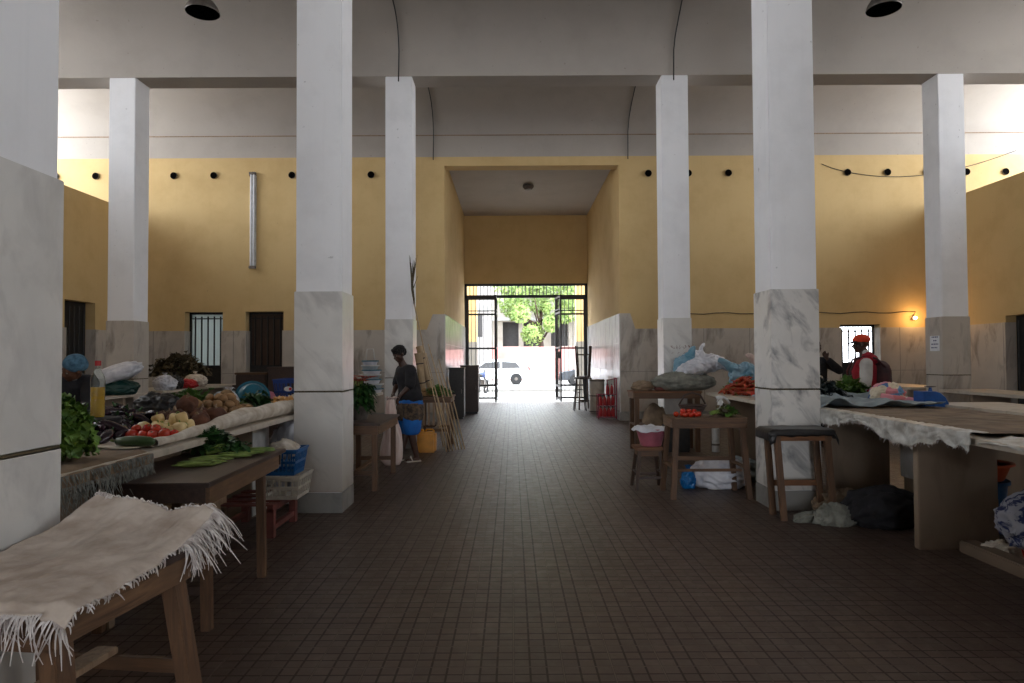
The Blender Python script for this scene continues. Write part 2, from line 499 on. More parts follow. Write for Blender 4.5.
# far wall, with openings for the tunnel and three doors
DOORS = [(-7.87, -6.95, 2.66), (-6.41, -5.49, 2.66), (7.88, 8.85, 2.28)]
def wall_pieces(b, x0, x1, z0, z1, y0, y1, holes):
    """wall in pieces round rectangular holes (x0, x1, ztop) that start at the floor"""
    x = x0
    for (h0, h1, zt) in sorted(holes):
        if z0 < zt:
            b.box(x, h0, y0, y1, z0, min(z1, 99)); 
            if z1 > zt: b.box(h0, h1, y0, y1, max(zt, z0), z1)
        else:
            b.box(x, h1, y0, y1, z0, z1)
        x = h1
    b.box(x, x1, y0, y1, z0, z1)
b = MB()
TH = 6.16
wall_pieces(b, XO0, XO1, 0, 6.38, YW, YW + .4, DOORS + [(TX0, TX1, TH)])
wy = struct(b.build('wall_far', M['yellow']))
b = MB(); b.box(XO0, XO1, YW, YW + .4, 6.38, 6.92)
struct(b.build('trim_1', M['vault']))
# thin dark crack where vault meets wall band
b = MB(); b.box(XO0, XO1, YW - .012, YW + .01, 6.895, 6.915)
struct(b.build('trim_2', M['wood_pale']))
# marble dado of the far wall
b = MB()
wall_pieces(b, SWL, TX0, .22, 2.2, YW - .03, YW, DOORS[:2]); wall_pieces(b, TX1, SWR, .22, 2.2, YW - .03, YW, DOORS[2:])
b.add([(TX0 - .42, YW - .032, 2.2), (TX0, YW - .032, 2.2), (TX0, YW - .032, 2.57), (TX0 - .28, YW - .032, 2.57), (TX0 - .42, YW, 2.2), (TX0, YW, 2.2), (TX0, YW, 2.57), (TX0 - .28, YW, 2.57)],
      [(0, 1, 2, 3), (3, 2, 6, 7), (0, 3, 7, 4), (1, 5, 6, 2)])
b.add([(TX1, YW - .032, 2.2), (TX1 + .36, YW - .032, 2.2), (TX1 + .24, YW - .032, 2.57), (TX1, YW - .032, 2.57), (TX1, YW, 2.2), (TX1 + .36, YW, 2.2), (TX1 + .24, YW, 2.57), (TX1, YW, 2.57)],
      [(0, 1, 2, 3), (3, 2, 6, 7), (1, 5, 6, 2), (0, 3, 7, 4)])
struct(b.build('trim_3', M['marble_wall']))
b = MB()
wall_pieces(b, SWL, TX0, 0, .22, YW - .035, YW, DOORS[:2]); wall_pieces(b, TX1, SWR, 0, .22, YW - .035, YW, DOORS[2:])
struct(b.build('baseboard_far', M['skirt']))
# joints between the dado slabs
b = MB()
for x in [-8.6, -6.68, -4.9, -3.9, -2.95, 3.5, 4.6, 5.7, 6.8, 9.3]:
    b.box(x - .006, x + .006, YW - .033, YW - .0, .22, 2.2)
for x0, x1 in ((SWL, -7.87), (-6.95, -6.41), (-5.49, TX0), (TX1, 7.88), (8.85, SWR)):
    b.box(x0, x1, YW - .033, YW, 1.17, 1.18)
struct(b.build('trim_4', M['skirt']))

# tunnel
b = MB(); b.box(TX0 - .3, TX0, YW + .4, TY1 + .3, 0, 6.7); struct(b.build('wall_tunnel_left', M['yellow']))
b = MB(); b.box(TX1, TX1 + .3, YW + .4, TY1 + .3, 0, 6.7); struct(b.build('wall_tunnel_right', M['yellow']))
b = MB(); b.box(TX0, TX1, TY1, TY1 + .3, 4.07, 6.7); struct(b.build('wall_tunnel_end', M['yellow']))
b = MB(); b.box(TX0 - .3, TX1 + .3, YW + .4, TY1 + .3, 6.42, 6.8); struct(b.build('ceiling_tunnel', M['vault']))
for i, (x0, x1) in enumerate(((TX0, TX0 + .025), (TX1 - .025, TX1))):
    b = MB(); b.box(x0, x1, YW - .03, TY1, .2, 2.57); struct(b.build('trim_%d' % (5 + i), M['marble_gloss']))
    b = MB()
    for z in (1.2, 1.85): b.box(x0 - .002, x1 + .002, YW, TY1, z, z + .012)
    for k in range(1, 6): b.box(x0 - .002, x1 + .002, YW + k * 1.17, YW + k * 1.17 + .01, .2, 2.57)
    struct(b.build('trim_%d' % (7 + i), M['skirt']))
    b = MB(); b.box(x0 - .005, x1 + .005, YW - .03, TY1, 0, .2); struct(b.build('baseboard_tunnel_' + ('left' if i == 0 else 'right'), M['skirt']))

# side partitions with door recesses; their flat roofs reach outward
LD = (14.35, 15.4, 2.80); RD = (13.15, 14.22, 2.34)
def side(x, out, door, nm, mt, dadoz=2.2):
    d0, d1, dz = door
    xa, xb = sorted((x, x + out * .3))
    b = MB()
    b.box(xa, xb, YR, d0, 0, 5.2); b.box(xa, xb, d1, YW, 0, 5.2); b.box(xa, xb, d0, d1, dz, 5.2); b.box(xa, xb, YR, -2.4, 5.2, 8.0)  # unseen rear upper part added to block side light
    struct(b.build('wall_' + nm, M['yellow']))
    b = MB(); xa, xb = sorted((x + out * .3, XO0 if out < 0 else XO1))
    b.box(xa, xb, YR, YW, 5.06, 5.18); struct(b.build('ceiling_side_rooms_' + nm, M['vault']))
    xi, xj = sorted((x, x - out * .03))
    b = MB(); b.box(xi, xj, YR, d0, .22, dadoz); b.box(xi, xj, d1, YW - .03, .22, dadoz)
    struct(b.build('trim_' + ('9' if out < 0 else '10'), M['marble_wall']))
    b = MB()
    for k in range(9):
        y = YW - 1.0 - k * 1.15
        if not d0 < y < d1: b.box(xi - .002, xj + .002, y, y + .012, .22, dadoz)
    b.box(xi - .002, xj + .002, YR, d0, 1.17, 1.18)
    struct(b.build('trim_' + ('11' if out < 0 else '12'), M['skirt']))
    b = MB(); b.box(xi, xj, YR, d0, 0, .22); b.box(xi, xj, d1, YW, 0, .22)
    struct(b.build('baseboard_' + nm, M['skirt']))
    xo = XO0 if out < 0 else XO1
    xa, xb = sorted((xo, xo - out * .2))
    b = MB(); b.box(xa, xb, YR, YW, 0, 5.2); struct(b.build('wall_outer_' + nm, M['yellow']))
side(SWL, -1, LD, 'left', 0); side(SWR, 1, RD, 'right', 0)

# rear wall behind the camera, with an unseen tall entrance sized for the light it lets in
b = MB()
wall_pieces(b, XO0, XO1, 0, 6.9, YR, YR + .3, [(XC - 2.6, XC + 2.6, 4.2)])
struct(b.build('wall_rear', M['yellow']))

# marble lining of the door recesses
k_ = 0
for (a, c, zt) in DOORS:
    for xx in ((a, a + .02), (c - .02, c)):
        b = MB(); b.box(xx[0], xx[1], YW - .03, YW + .26, 0, 2.2); struct(b.build('trim_%d' % (60 + k_), M['marble_wall'])); k_ += 1
for (x, s_, (a, c, zt)) in ((SWL, -1, LD), (SWR, 1, RD)):
    for yy in ((a, a + .02), (c - .02, c)):
        b = MB(); xa, xb = sorted((x - s_ * .03, x + s_ * .2)); b.box(xa, xb, yy[0], yy[1], 0, 2.2); struct(b.build('trim_%d' % (60 + k_), M['marble_wall'])); k_ += 1
# door leaves
def barred_door(n, x0, x1, zt, y, pane, lab=None):
    w = x1 - x0
    fr = MB(); fr.box(x0, x0 + .05, y, y + .06, 0, zt); fr.box(x1 - .05, x1, y, y + .06, 0, zt); fr.box(x0, x1, y, y + .06, zt - .05, zt)
    fr.box(x0, x1, y, y + .06, 1.30, 1.36)
    o = struct(fr.build('door_%d' % n, M['iron']))
    MB().box(x0 + .05, x1 - .05, y + .02, y + .05, 0, 1.30).build('lower_panel', M['iron'], o)
    MB().box(x0 + .05, x1 - .05, y + .035, y + .05, 1.36, zt - .05).build('pane', pane, o)
    bb = MB()
    for k in range(1, 6): bb.tube([(x0 + k * w / 6, y - .02, 1.34), (x0 + k * w / 6, y - .02, zt - .1)], .02, 6)
    bb.box(x0 + .05, x1 - .05, y - .03, y - .01, 1.34, 1.37); bb.box(x0 + .05, x1 - .05, y - .03, y - .01, zt - .17, zt - .14)
    bb.build('grille', M['iron'], o)
    return o
barred_door(1, -7.87, -6.95, 2.66, YW + .26, M['pane'])
barred_door(2, -6.41, -5.49, 2.66, YW + .26, M['wood_dark_z'])
barred_door(3, 7.88, 8.85, 2.28, YW + .26, M['bright_pane'])
# side doors
for n, x, s, (d0, d1, dz) in ((4, SWL, -1, LD), (5, SWR, 1, RD)):
    b = MB(); xa, xb = sorted((x + s * .22, x + s * .27)); b.box(xa, xb, d0, d1, 0, dz)
    o = struct(b.build('door_%d' % n, M['iron']))
    bb = MB()
    for k in range(6):
        y = d0 + .1 + k * (d1 - d0 - .2) / 5
        bb.tube([(x + s * .19, y, .1), (x + s * .19, y, dz - .1)], .012, 6)
    bb.build('grille', M['iron'], o)

# pillars
PIL = [
 ('leftmost white pillar, huge and close, with grey marble cladding on its lower half', 1, 2, 'marble'),
 None]
def pillar(cx, y0, label, mt):
    c = y0 + PW / 2; h = PW / 2
    t = thing('pillar', label, 'pillar', (cx, c, 0))
    s = h - .012
    MB().box(-s, s, -s, s, 0, BEAM_Z + .3, bev=.012).build('plaster_shaft', M['white_plaster'], t)
    lo = MB().box(-h, h, -h, h, .2, 1.18, bev=.004); lo.build('lower_marble_cladding', M[mt], t)
    MB().box(-h, h, -h, h, 1.19, 2.17, bev=.004).build('upper_marble_cladding', M[mt], t)
    MB().box(-h + .004, h - .004, -h + .004, h - .004, 1.175, 1.195).build('mortar_joint', M['leaf_dry'], t)
    MB().box(-h - .004, h + .004, -h - .004, h + .004, 0, .195, bev=.004).build('skirting', M['skirt'], t)
    return t
names = {
 (1, 2): ('leftmost white pillar, largest and closest, marble clad up to a slanting seam', 'marble'),
 (2, 2): ('tall white pillar by the blue crate left of the aisle, its foot stained brown', 'marble'),
 (3, 2): ('tall white pillar right of the aisle, with strongly streaked marble behind the black-topped stool', 'marble_vein'),
 (1, 1): ('far white pillar on the left, rising behind the counter of white bags', 'marble_wall'),
 (2, 1): ('far white pillar just left of the tunnel, behind the woman in black', 'marble'),
 (3, 1): ('far white pillar just right of the tunnel, with faint writing on its marble', 'marble'),
 (4, 1): ('far white pillar on the right, with a small paper notice on it', 'marble_wall'),
}
rows_v = [(ROWS[4], {0: (1, 1), 1: (2, 1), 2: (3, 1), 3: (4, 1)}), (ROWS[3], {1: (2, 2), 2: (3, 2)}), (ROWS[2], {1: (1, 2)})]
for y0, d in rows_v:
    for k, key in d.items():
        pillar(COLX[k], y0, *names[key])
# pillars beyond the view that still stand in the hall
n = 0
for y0, ks in ((ROWS[3], (0, 3)), (ROWS[2], (0, 2, 3)), (ROWS[1], (0, 1, 2, 3)), (ROWS[0], (0, 1, 2, 3))):
    for k in ks:
        n += 1
        b = MB(); h = PW / 2; b.box(COLX[k] - h, COLX[k] + h, y0, y0 + PW, 0, BEAM_Z + .3)
        struct(b.build('trim_%d' % (20 + n), M['white_plaster']))

# wall vents: row of round holes
vent = None
for i, px in enumerate([57, 97, 136, 175, 215, 254, 293, 333, 372, 649, 689, 729, 768, 808, 848, 888, 927, 967, 1006]):
    x = (px - 512) / 41.4; z = 5.95
    lab = 'round dark vent hole in the yellow wall %s' % ('left of the tunnel' if px < 500 else 'right of the tunnel')
    if vent is None:
        b = MB(); rr = .078
        b.lathe([(rr, -.005), (rr + .006, -.005), (rr + .006, .02), (rr, .02), (rr, -.005)], 20, M=Matrix.Rotation(R(90), 4, 'X'))
        t = thing('wall_vent', lab, 'vent', (x, YW - .02, z), group='round vents left of the tunnel')
        b.build('rim', M['leaf_dry'], t, smooth=40)
        b = MB(); b.lathe([(0, -.002), (rr, -.002), (rr, .02), (0, .02)], 20, M=Matrix.Rotation(R(90), 4, 'X')); b.build('shade_disc', M['hole'], t)  # flat black disc painted as the shade inside the hole
        vent = t
    else:
        dup(vent, (x, YW - .02, z), label=lab, group='round vents %s of the tunnel' % ('left' if px < 500 else 'right'))

# vertical tube lamp on the far wall
t = thing('tube_lamp', 'long unlit white tube lamp mounted upright on the yellow wall', 'lamp', (-6.22, YW - .06, 4.85))
MB().box(-.07, .07, 0, .06, -1.14, 1.14, bev=.006).build('lamp_body', M['white_plastic'], t)
for s in (-1, 1): MB().tube([(s * .035, -.03, -1.1), (s * .035, -.03, 1.1)], .018, 10).build('glass_tube', M['paper'], t, smooth=40)
MB().box(-.075, .075, -.05, .03, 1.1, 1.16).build('end_cap', M['tin'], t); MB().box(-.075, .075, -.05, .03, -1.16, -1.1).build('end_cap', M['tin'], t)

# dome lamps hanging in the vault
def dome(x, y, z, label):
    t = thing('dome_lamp', label, 'lamp', (x, y, z))
    b = MB(); b.lathe([(.22, 0), (.225, .012), (.2, .08), (.15, .15), (.085, .2), (.06, .215), (.055, .215), (.08, .195), (.145, .145), (.193, .078), (.215, .012), (.215, 0), (.22, 0)], 32)
    b.build('lamp_shade', M['tin'], t, smooth=50)
    MB().lathe([(.0, .21), (.06, .21), (.055, .3), (.03, .34), (.0, .34)], 20).build('lamp_cap', M['iron'], t, smooth=40)
    MB().blob((0, 0, .1), (.05, .05, .07), 3, 0).build('bulb', M['white_plastic'], t, smooth=True)
    MB().tube([(0, 0, .33), (0, 0, 7.74 - z)], .012, 8).build('stem', M['iron'], t)
    MB().lathe([(0, .035), (.12, .03), (.2, .02), (.2, .028), (.12, .04), (0, .045)], 32).build('lens', M['tin'], t, smooth=40)  # grey disc added so the underside of the shade does not look black
    return t
dome(-4.22, 9.25, 6.26, 'grey dome lamp hanging from the ceiling on the left')
dome(5.12, 9.25, 6.26, 'grey dome lamp hanging from the ceiling on the right')
t = thing('ceiling_lamp', 'small round lamp on the tunnel ceiling', 'lamp', (.48, 19.2, 6.42))
MB().lathe([(0, -.16), (.1, -.15), (.16, -.08), (.16, -.04), (0, -.04)], 24).build('lamp_shade', M['tin'], t, smooth=40)
MB().lathe([(0, -.04), (.08, -.04), (.08, 0), (0, 0)], 24).build('lamp_base', M['iron'], t)

# cables on the vault
def vz(y, a, b_, z0=6.62, rise=1.12, zr=6.62):
    t = (y - (a + b_) / 2) / ((b_ - a) / 2); t = max(-1, min(1, t))
    return z0 + (zr - z0) * (t + 1) / 2 + rise * math.sqrt(max(0, 1 - t * t))
bays = bay_list()
def cable(label, x0, x1, bay, ya, yb, tail):
    a, b_ = bays[bay]; last = bay == len(bays) - 1
    pts = []
    for k in range(31):
        s = k / 30; y = ya + (yb - ya) * s
        sag = .02 * math.sin(s * 9)
        pts.append((x0 + (x1 - x0) * s + sag, y - .014, vz(y, a, b_, zr=6.9 if last else 6.62) - .012))
    pts.append((x1, yb - .02, tail))
    tag(MB().tube(pts, .011, 6).build('cable', M['iron'], smooth=True), label, 'cable')
cable('dark cable running down the vault to the far pillar left of the tunnel', -1.97, -1.9, 4, 9.5, 11.47, 6.2)
cable('dark cable running down the vault to the far pillar right of the tunnel', 2.87, 2.76, 4, 9.5, 11.47, 6.2)
cable('thin wire down the last vault to the wall above the tunnel, left one', -1.98, -1.88, 5, 12.6, 16.39, 6.3)
cable('thin wire down the last vault to the wall above the tunnel, right one', 2.93, 2.82, 5, 12.6, 16.39, 6.3)

# bulb on the right wall with its wire
t = thing('wall_bulb', 'lit warm bulb on the yellow wall left of the notice pillar', 'lamp', (9.62, YW - .02, 2.42))
MB().lathe([(0, 0), (.03, 0), (.03, .07), (0, .07)], 14, M=Matrix.Rotation(R(90), 4, 'X')).build('socket', M['white_plastic'], t)
eb, nt, bs = new_mat('lit bulb'); bs.inputs['Emission Color'].default_value = (1, .62, .28, 1); bs.inputs['Emission Strength'].default_value = 14
MB().blob((0, -.11, 0), (.04, .055, .04), 3, 0).build('bulb', eb, t, smooth=True)
l = bpy.data.lights.new('bulb_light', 'POINT'); l.energy = 11; l.color = (1, .55, .2); l.shadow_soft_size = .06
lo = bpy.data.objects.new('bulb_light', l); COL.objects.link(lo); lo.location = (9.62, YW - .28, 2.43)
pts = [(3.7 + k * .3, YW - .012, 2.56 + .02 * math.sin(k * 1.7)) for k in range(21)] + [(9.62, YW - .03, 2.46)]
tag(MB().tube(pts, .01, 6).build('cable', M['iron'], smooth=True), 'thin wire along the top of the marble to the lit bulb', 'cable')
pts = [(6.6 + k * .28, YW - .012, 5.95 - .22 * math.sin(PI * k / 14) + .02 * k) for k in range(15)]
pts = [(7.5 + 4.7 * k / 20, YW - .012, 6.16 - .34 * math.sin(PI * (k / 20) ** .8) + .30 * (k / 20) ** 3) for k in range(21)]
tag(MB().tube(pts, .008, 6).build('cable', M['iron'], smooth=True), 'sagging wire high on the right yellow wall', 'cable')

# gate at the end of the tunnel
gy = TY1 + .05
t = thing('entrance_gate', 'black iron gate standing open at the end of the tunnel', 'gate', (0, gy, 0))
b = MB()
b.box(TX0, TX0 + .08, -.03, .03, 0, 4.07); b.box(TX1 - .08, TX1, -.03, .03, 0, 4.07)
b.box(TX0, TX1, -.03, .03, 3.58, 3.68); b.box(TX0, TX1, -.03, .03, 3.99, 4.07)
b.build('gate_frame', M['iron'], t)
b = MB()
for k in range(36): x = TX0 + .12 * (k + .5) * (TX1 - TX0) / 4.22; b.tube([(x, 0, 3.62), (x, 0, 4.02)], .012, 6)
b.build('transom_grille', M['iron'], t)
def leafmesh(x0, x1):
    b = MB()
    for z in (.15, .58, 1.85, 3.02, 3.14, 3.55): b.box(x0, x1, -.02, .02, z - .03 if z not in (3.14,) else z - .015, z + .03 if z != 3.14 else z + .015)
    for x in (x0, x1 - .06): b.box(x, x + .06, -.025, .025, .08, 3.6)
    nb = 7
    for k in range(1, nb): x = x0 + (x1 - x0) * k / nb; b.tube([(x, 0, .12), (x, 0, 3.58)], .010, 6)
    return b
leafmesh(TX0 + .08, -.54).build('fixed_grille', M['iron'], t)
leafmesh(1.52, TX1 - .08).build('fixed_grille', M['iron'], t)
for x, rz in ((-.52, R(-91)), (1.5, R(-84))):
    o = leafmesh(0, 1.02).build('gate_leaf', M['iron'], t); o.location = (x, 0, 0); o.rotation_euler = (0, 0, rz)
MB().box(1.44, 1.58, -.9, -.8, 1.5, 1.72).build('lock', M['tin'], t)

# paper notice on the far right pillar
t = thing('paper_notice', 'small white paper notice stuck on the far right pillar', 'notice', (COLX[3] - PW / 2 - .006, 11.68, 1.72))
MB().box(-.003, 0, -.13, .13, -.13, .13).build('sheet', M['paper'], t)
b = MB()
for k, (a, c) in enumerate(((-.09, .08), (-.05, .05), (-.1, .09), (-.07, .1))):
    y = a
    while y < c:
        w = random.uniform(.02, .05); b.box(-.005, -.003, y, min(c, y + w), .1 - k * .06, .118 - k * .06); y += w + .015
b.build('handwriting', M['ink'], t)
# scrawl on the pillar right of the tunnel
b = MB(); x = 0
random.seed(5)
for k in range(8):
    for q in range(3):
        x0 = k * .05 + random.uniform(0, .03); z0 = random.uniform(-.02, .02)
        b.tube([(x0, 0, z0), (x0 + random.uniform(-.02, .02), 0, z0 + random.uniform(.015, .04))], .003, 5)
for k in range(3): b.tube([(.02 + k * .1, 0, -.09), (.05 + k * .1, 0, -.07)], .003, 5)
tag(b.build('wall_writing', mat('faded red paint', srgb(126, 86, 78))), 'faint red scrawl high on the marble of the far pillar right of the tunnel', 'writing', (2.66, ROWS[4] - .002, 1.66))
# kerb on the right
b = MB(); b.box(3.42, 3.56, 2.3, 5.28, 0, .09, bev=.01); struct(b.build('trim_40', M['marble_leg']))
# ================================================================== the street beyond the gate
GX0, GX1 = -24, 26
def S(c1, **k): return mat('street %d' % len(bpy.data.materials), srgb(*c1), **k)
struct(MB().box(-45, 45, TY1 + .3, 90, -.14, -.02).build('floor_street', M['ground_out']))
MB_k = MB(); MB_k.box(-30, 30, 31.0, 31.3, -.02, .1); struct(MB_k.build('trim_50', M['skirt']))
# porch piers just outside the gate
def pier(x0, x1, y0, label):
    t = thing('porch_pier', label, 'pier', ((x0 + x1) / 2, y0, -.02)); w = (x1 - x0) / 2
    MB().box(-w, w, 0, .5, 2.15, 6).build('plastered_upper_part', M['yellow'], t)
    MB().box(-w - .02, w + .02, -.02, .52, 0, 2.15, bev=.01).build('stone_lower_part', M['skirt'], t)
pier(-1.85, -1.32, 25.6, 'yellow porch pier seen through the left bars of the gate')
pier(2.42, 3.05, 25.6, 'yellow porch pier seen through the right bars of the gate')
# building over the road
BY = 56
t = thing('street_building', 'pale building with dark windows across the street', 'building', (0, BY, 0))
b = MB(); wins = [(-9.5, -8.0), (-6.6, -5.1), (-3.7, -2.3), (-.75, .55), (.95, 2.3), (3.2, 4.6), (6, 7.4), (9, 10.4)]
x = -22
for (a, c) in wins:
    b.box(x, a, 0, .5, 0, 9); b.box(a, c, 0, .5, 0, 2.5); b.box(a, c, 0, .5, 4.5, 9); x = c
b.box(x, 22, 0, .5, 0, 9); b.build('wall', mat('pale render', srgb(186, 178, 168), srgb(160, 152, 142), scale=1), t)
for (a, c) in wins:
    MB().box(a, c, .3, .42, 2.5, 4.5).build('window', mat('dark opening', srgb(58, 56, 58)) if 'dark opening' not in bpy.data.materials else bpy.data.materials['dark opening'], t)
MB().box(-22, 22, -.25, .1, 4.6, 4.85).build('ledge', M['white_plastic'], t)
MB().box(-22, 22, -.5, .8, 9, 9.5).build('roof', M['skirt'], t)
t = thing('street_building', 'taller grey building at the far left through the gate bars', 'building', (-3.6, 44, 0))
MB().box(-3.5, 2.2, 0, 5, 0, 12).build('wall', mat('grey render', srgb(150, 146, 142), srgb(124, 120, 116), scale=1), t)
for k, (x, z) in enumerate(((-1.2, 2.9), (.6, 2.9), (-1.2, 6.4), (.6, 6.4))):
    MB().box(x, x + 1.1, -.04, .05, z, z + 1.4).build('window', M['iron'], t)
MB().box(-3.5, 2.2, -.2, .1, 4.6, 4.9).build('ledge', M['skirt'], t)
# pink garden wall
t = tag(MB().box(-20, 20, 0, .3, 0, 2.35).build('garden_wall', mat('pink wall paint', srgb(208, 146, 138), srgb(192, 134, 126), scale=2)), 'pinkish red wall along the far side of the street', 'wall', (0, 49, -.02))
# tree
random.seed(3)
def tree(label, x, y, h, cr, nleaf, m):
    t = thing('street_tree', label, 'tree', (x, y, -.02))
    b = MB(); b.tube([(0, 0, 0), (.1, 0, h * .2), (-.05, .1, h * .42), (.1, 0, h * .6)], [.24, .2, .16, .1], 10)
    for k in range(7):
        a = k * .9; b.tube([(0, 0, h * (.3 + .03 * k)), (cr * .35 * math.cos(a), cr * .35 * math.sin(a), h * .5), (cr * .7 * math.cos(a), cr * .6 * math.sin(a), h * (.55 + .05 * (k % 3)))], [.09, .06, .03], 6)
    b.build('trunk', M['wood_dark_z'], t, smooth=True)
    b = MB(); cl = []
    for k in range(44):
        a = random.uniform(0, 2 * PI); rr = cr * math.sqrt(random.random()); cl.append((rr * math.cos(a), rr * math.sin(a) * .8, h * random.uniform(.36, 1.0), random.uniform(.5, .95)))
    for k in range(nleaf):
        c = random.choice(cl); d = Vector((random.gauss(0, 1), random.gauss(0, 1), random.gauss(0, .8))).normalized() * c[3] * random.uniform(.75, 1.05)
        p = Vector(c[:3]) + d; s = random.uniform(.09, .17)
        u = Vector((random.gauss(0, 1), random.gauss(0, 1), random.gauss(0, 1))).normalized(); v_ = u.orthogonal().normalized()
        o = len(b.v); b.v += [p - u * s, p + v_ * s * .5, p + u * s, p - v_ * s * .5]; b.f.append((o, o + 1, o + 2, o + 3))
    b.build('crown', m, t)
tm = mat('brightened leaves', srgb(172, 190, 112), srgb(116, 146, 76), scale=2, rough=.5)  # leaf colour made paler to give the overexposed street look
tree('leafy green tree with low branches seen through the open gate', 2.2, 52.3, 9.2, 3.5, 15000, tm)
tree('second green tree at the right behind the gate bars', 9.4, 52.4, 8.6, 3.0, 7000, tm)
# white hatchback driving left
def car(label, x, y, body, rz=0):
    t = thing('car', label, 'car', (x, y, -.02), rz)
    prof = [(-2.05, .32), (-2.1, .62), (-2.02, .78), (-1.25, .92), (-.55, 1.36), (-.2, 1.44), (.95, 1.45), (1.5, 1.36), (1.92, .98), (2.02, .9), (2.06, .55), (2.0, .32)]
    b = MB(); ws = [.78, .82, .84, .84, .66, .62, .62, .64, .80, .84, .84, .8]; n = len(prof)
    b.add([(p[0], -w_, p[1]) for p, w_ in zip(prof, ws)] + [(p[0], w_, p[1]) for p, w_ in zip(prof, ws)],
          [tuple(range(n))] + [tuple(range(n, 2 * n))[::-1]] + [(k, n + k, n + (k + 1) % n, (k + 1) % n) for k in range(n)])
    o = b.build('body', body, t); md = o.modifiers.new('b', 'BEVEL'); md.width = .05; md.segments = 3
    for s in (-1, 1):
        w = MB(); w.add([(-1.0, s * .845, .95), (-.5, s * .71, 1.3), (.35, s * .67, 1.34), (.35, s * .845, .95)], [(0, 1, 2, 3)]); w.add([(.45, s * .845, .95), (.45, s * .67, 1.34), (1.25, s * .70, 1.3), (1.55, s * .835, .98)], [(0, 1, 2, 3)])
        w.build('side_window', M['iron'], t, solid=.02)
        for xx in (-1.28, 1.28):
            wh = MB(); wh.lathe([(.18, -.1), (.30, -.1), (.335, -.06), (.335, .06), (.30, .1), (.18, .1)], 26, M=Matrix.Translation((xx, s * .78, .335)) @ Matrix.Rotation(R(90), 4, 'X'))
            q = wh.build('wheel', M['rubber'], t, smooth=40)
            hb = MB(); hb.lathe([(0, -.11), (.19, -.09), (.19, .09), (0, .11)], 18, M=Matrix.Translation((xx, s * .78, .335)) @ Matrix.Rotation(R(90), 4, 'X')); hb.build('hubcap', M['tin'], q, smooth=40)
        MB().box(1.93, 2.07, s * .7 - .1, s * .7 + .1, .78, .98, bev=.02).build('tail_lamp', M['red_plastic'], t)
        MB().box(-2.1, -1.95, s * .62 - .14, s * .62 + .14, .6, .76, bev=.02).build('head_lamp', M['white_plastic'], t)
    MB().box(-2.16, -2.0, -.8, .8, .3, .5, bev=.03).build('front_bumper', body, t); MB().box(1.95, 2.13, -.8, .8, .32, .55, bev=.03).build('rear_bumper', body, t)
car('white car in the street beyond the open gate', -1.05, 40.5, mat('white car paint', srgb(226, 226, 228), srgb(226, 226, 228), rough=.25))
car('dark car at the right behind the gate bars', 4.75, 38, mat('dark grey car paint', srgb(54, 58, 64), srgb(54, 58, 64), rough=.25))
# parked motorbike behind left bars
t = thing('motorbike', 'dark motorbike parked outside the left gate bars', 'motorbike', (-1.32, 29.5, -.02), R(75))
for x in (-.62, .62):
    b = MB(); pts = [(x + .27 * math.cos(a * PI / 12), 0, .3 + .27 * math.sin(a * PI / 12)) for a in range(25)]; b.tube(pts, .045, 8, cap=False); q = b.build('wheel', M['rubber'], t, smooth=True)
    b = MB(); b.lathe([(0, -.04), (.08, -.04), (.08, .04), (0, .04)], 14, M=Matrix.Translation((x, 0, .3)) @ Matrix.Rotation(R(90), 4, 'X'))
    for k in range(5): b.tube([(x, 0, .3), (x + .26 * math.cos(k * 1.256), 0, .3 + .26 * math.sin(k * 1.256))], .01, 5)
    b.build('hub', M['tin'], q)
b = MB(); b.tube([(-.62, 0, .3), (-.2, 0, .45), (.3, 0, .4), (.62, 0, .3)], .04); b.tube([(.62, .0, .3), (.45, 0, .8), (.38, 0, 1.0)], .035); b.tube([(-.2, 0, .45), (-.3, 0, .72), (.42, 0, .85)], .03); b.build('frame', M['iron'], t, smooth=True)
MB().blob((.15, 0, .82), (.26, .13, .13), 3, 0).build('fuel_tank', M['navy_plastic'], t, smooth=True)
MB().blob((-.32, 0, .8), (.36, .13, .07), 3, 0).build('seat', M['rubber'], t, smooth=True)
MB().box(-.12, .2, -.12, .12, .3, .62, bev=.03).build('engine', M['tin'], t)
MB().tube([(.32, -.33, 1.05), (.38, -.15, 1.02), (.38, .15, 1.02), (.32, .33, 1.05)], .016).build('handlebar', M['iron'], t, smooth=True)
# ================================================================== makers of furniture and goods
def counter(label, x0, x1, y0, y1, top, sups, thick=.045, front_dir=1):
    t = thing('market_counter', label, 'counter', ((x0 + x1) / 2, (y0 + y1) / 2, 0)); cx, cy = (x0 + x1) / 2, (y0 + y1) / 2
    n = max(1, round((y1 - y0) / 2.0))
    for k in range(n):
        a = y0 + (y1 - y0) * k / n; c = y0 + (y1 - y0) * (k + 1) / n
        MB().box(x0 - cx, x1 - cx, a - cy + .002, c - cy - .002, top - thick, top, bev=.006).build('slab', M['marble_slab'], t)
    for (a, c, y, th) in sups:
        MB().box(a - cx, c - cx, y - cy, y + th - cy, 0, top - thick, bev=.006).build('support', M['marble_leg'], t)
    return t

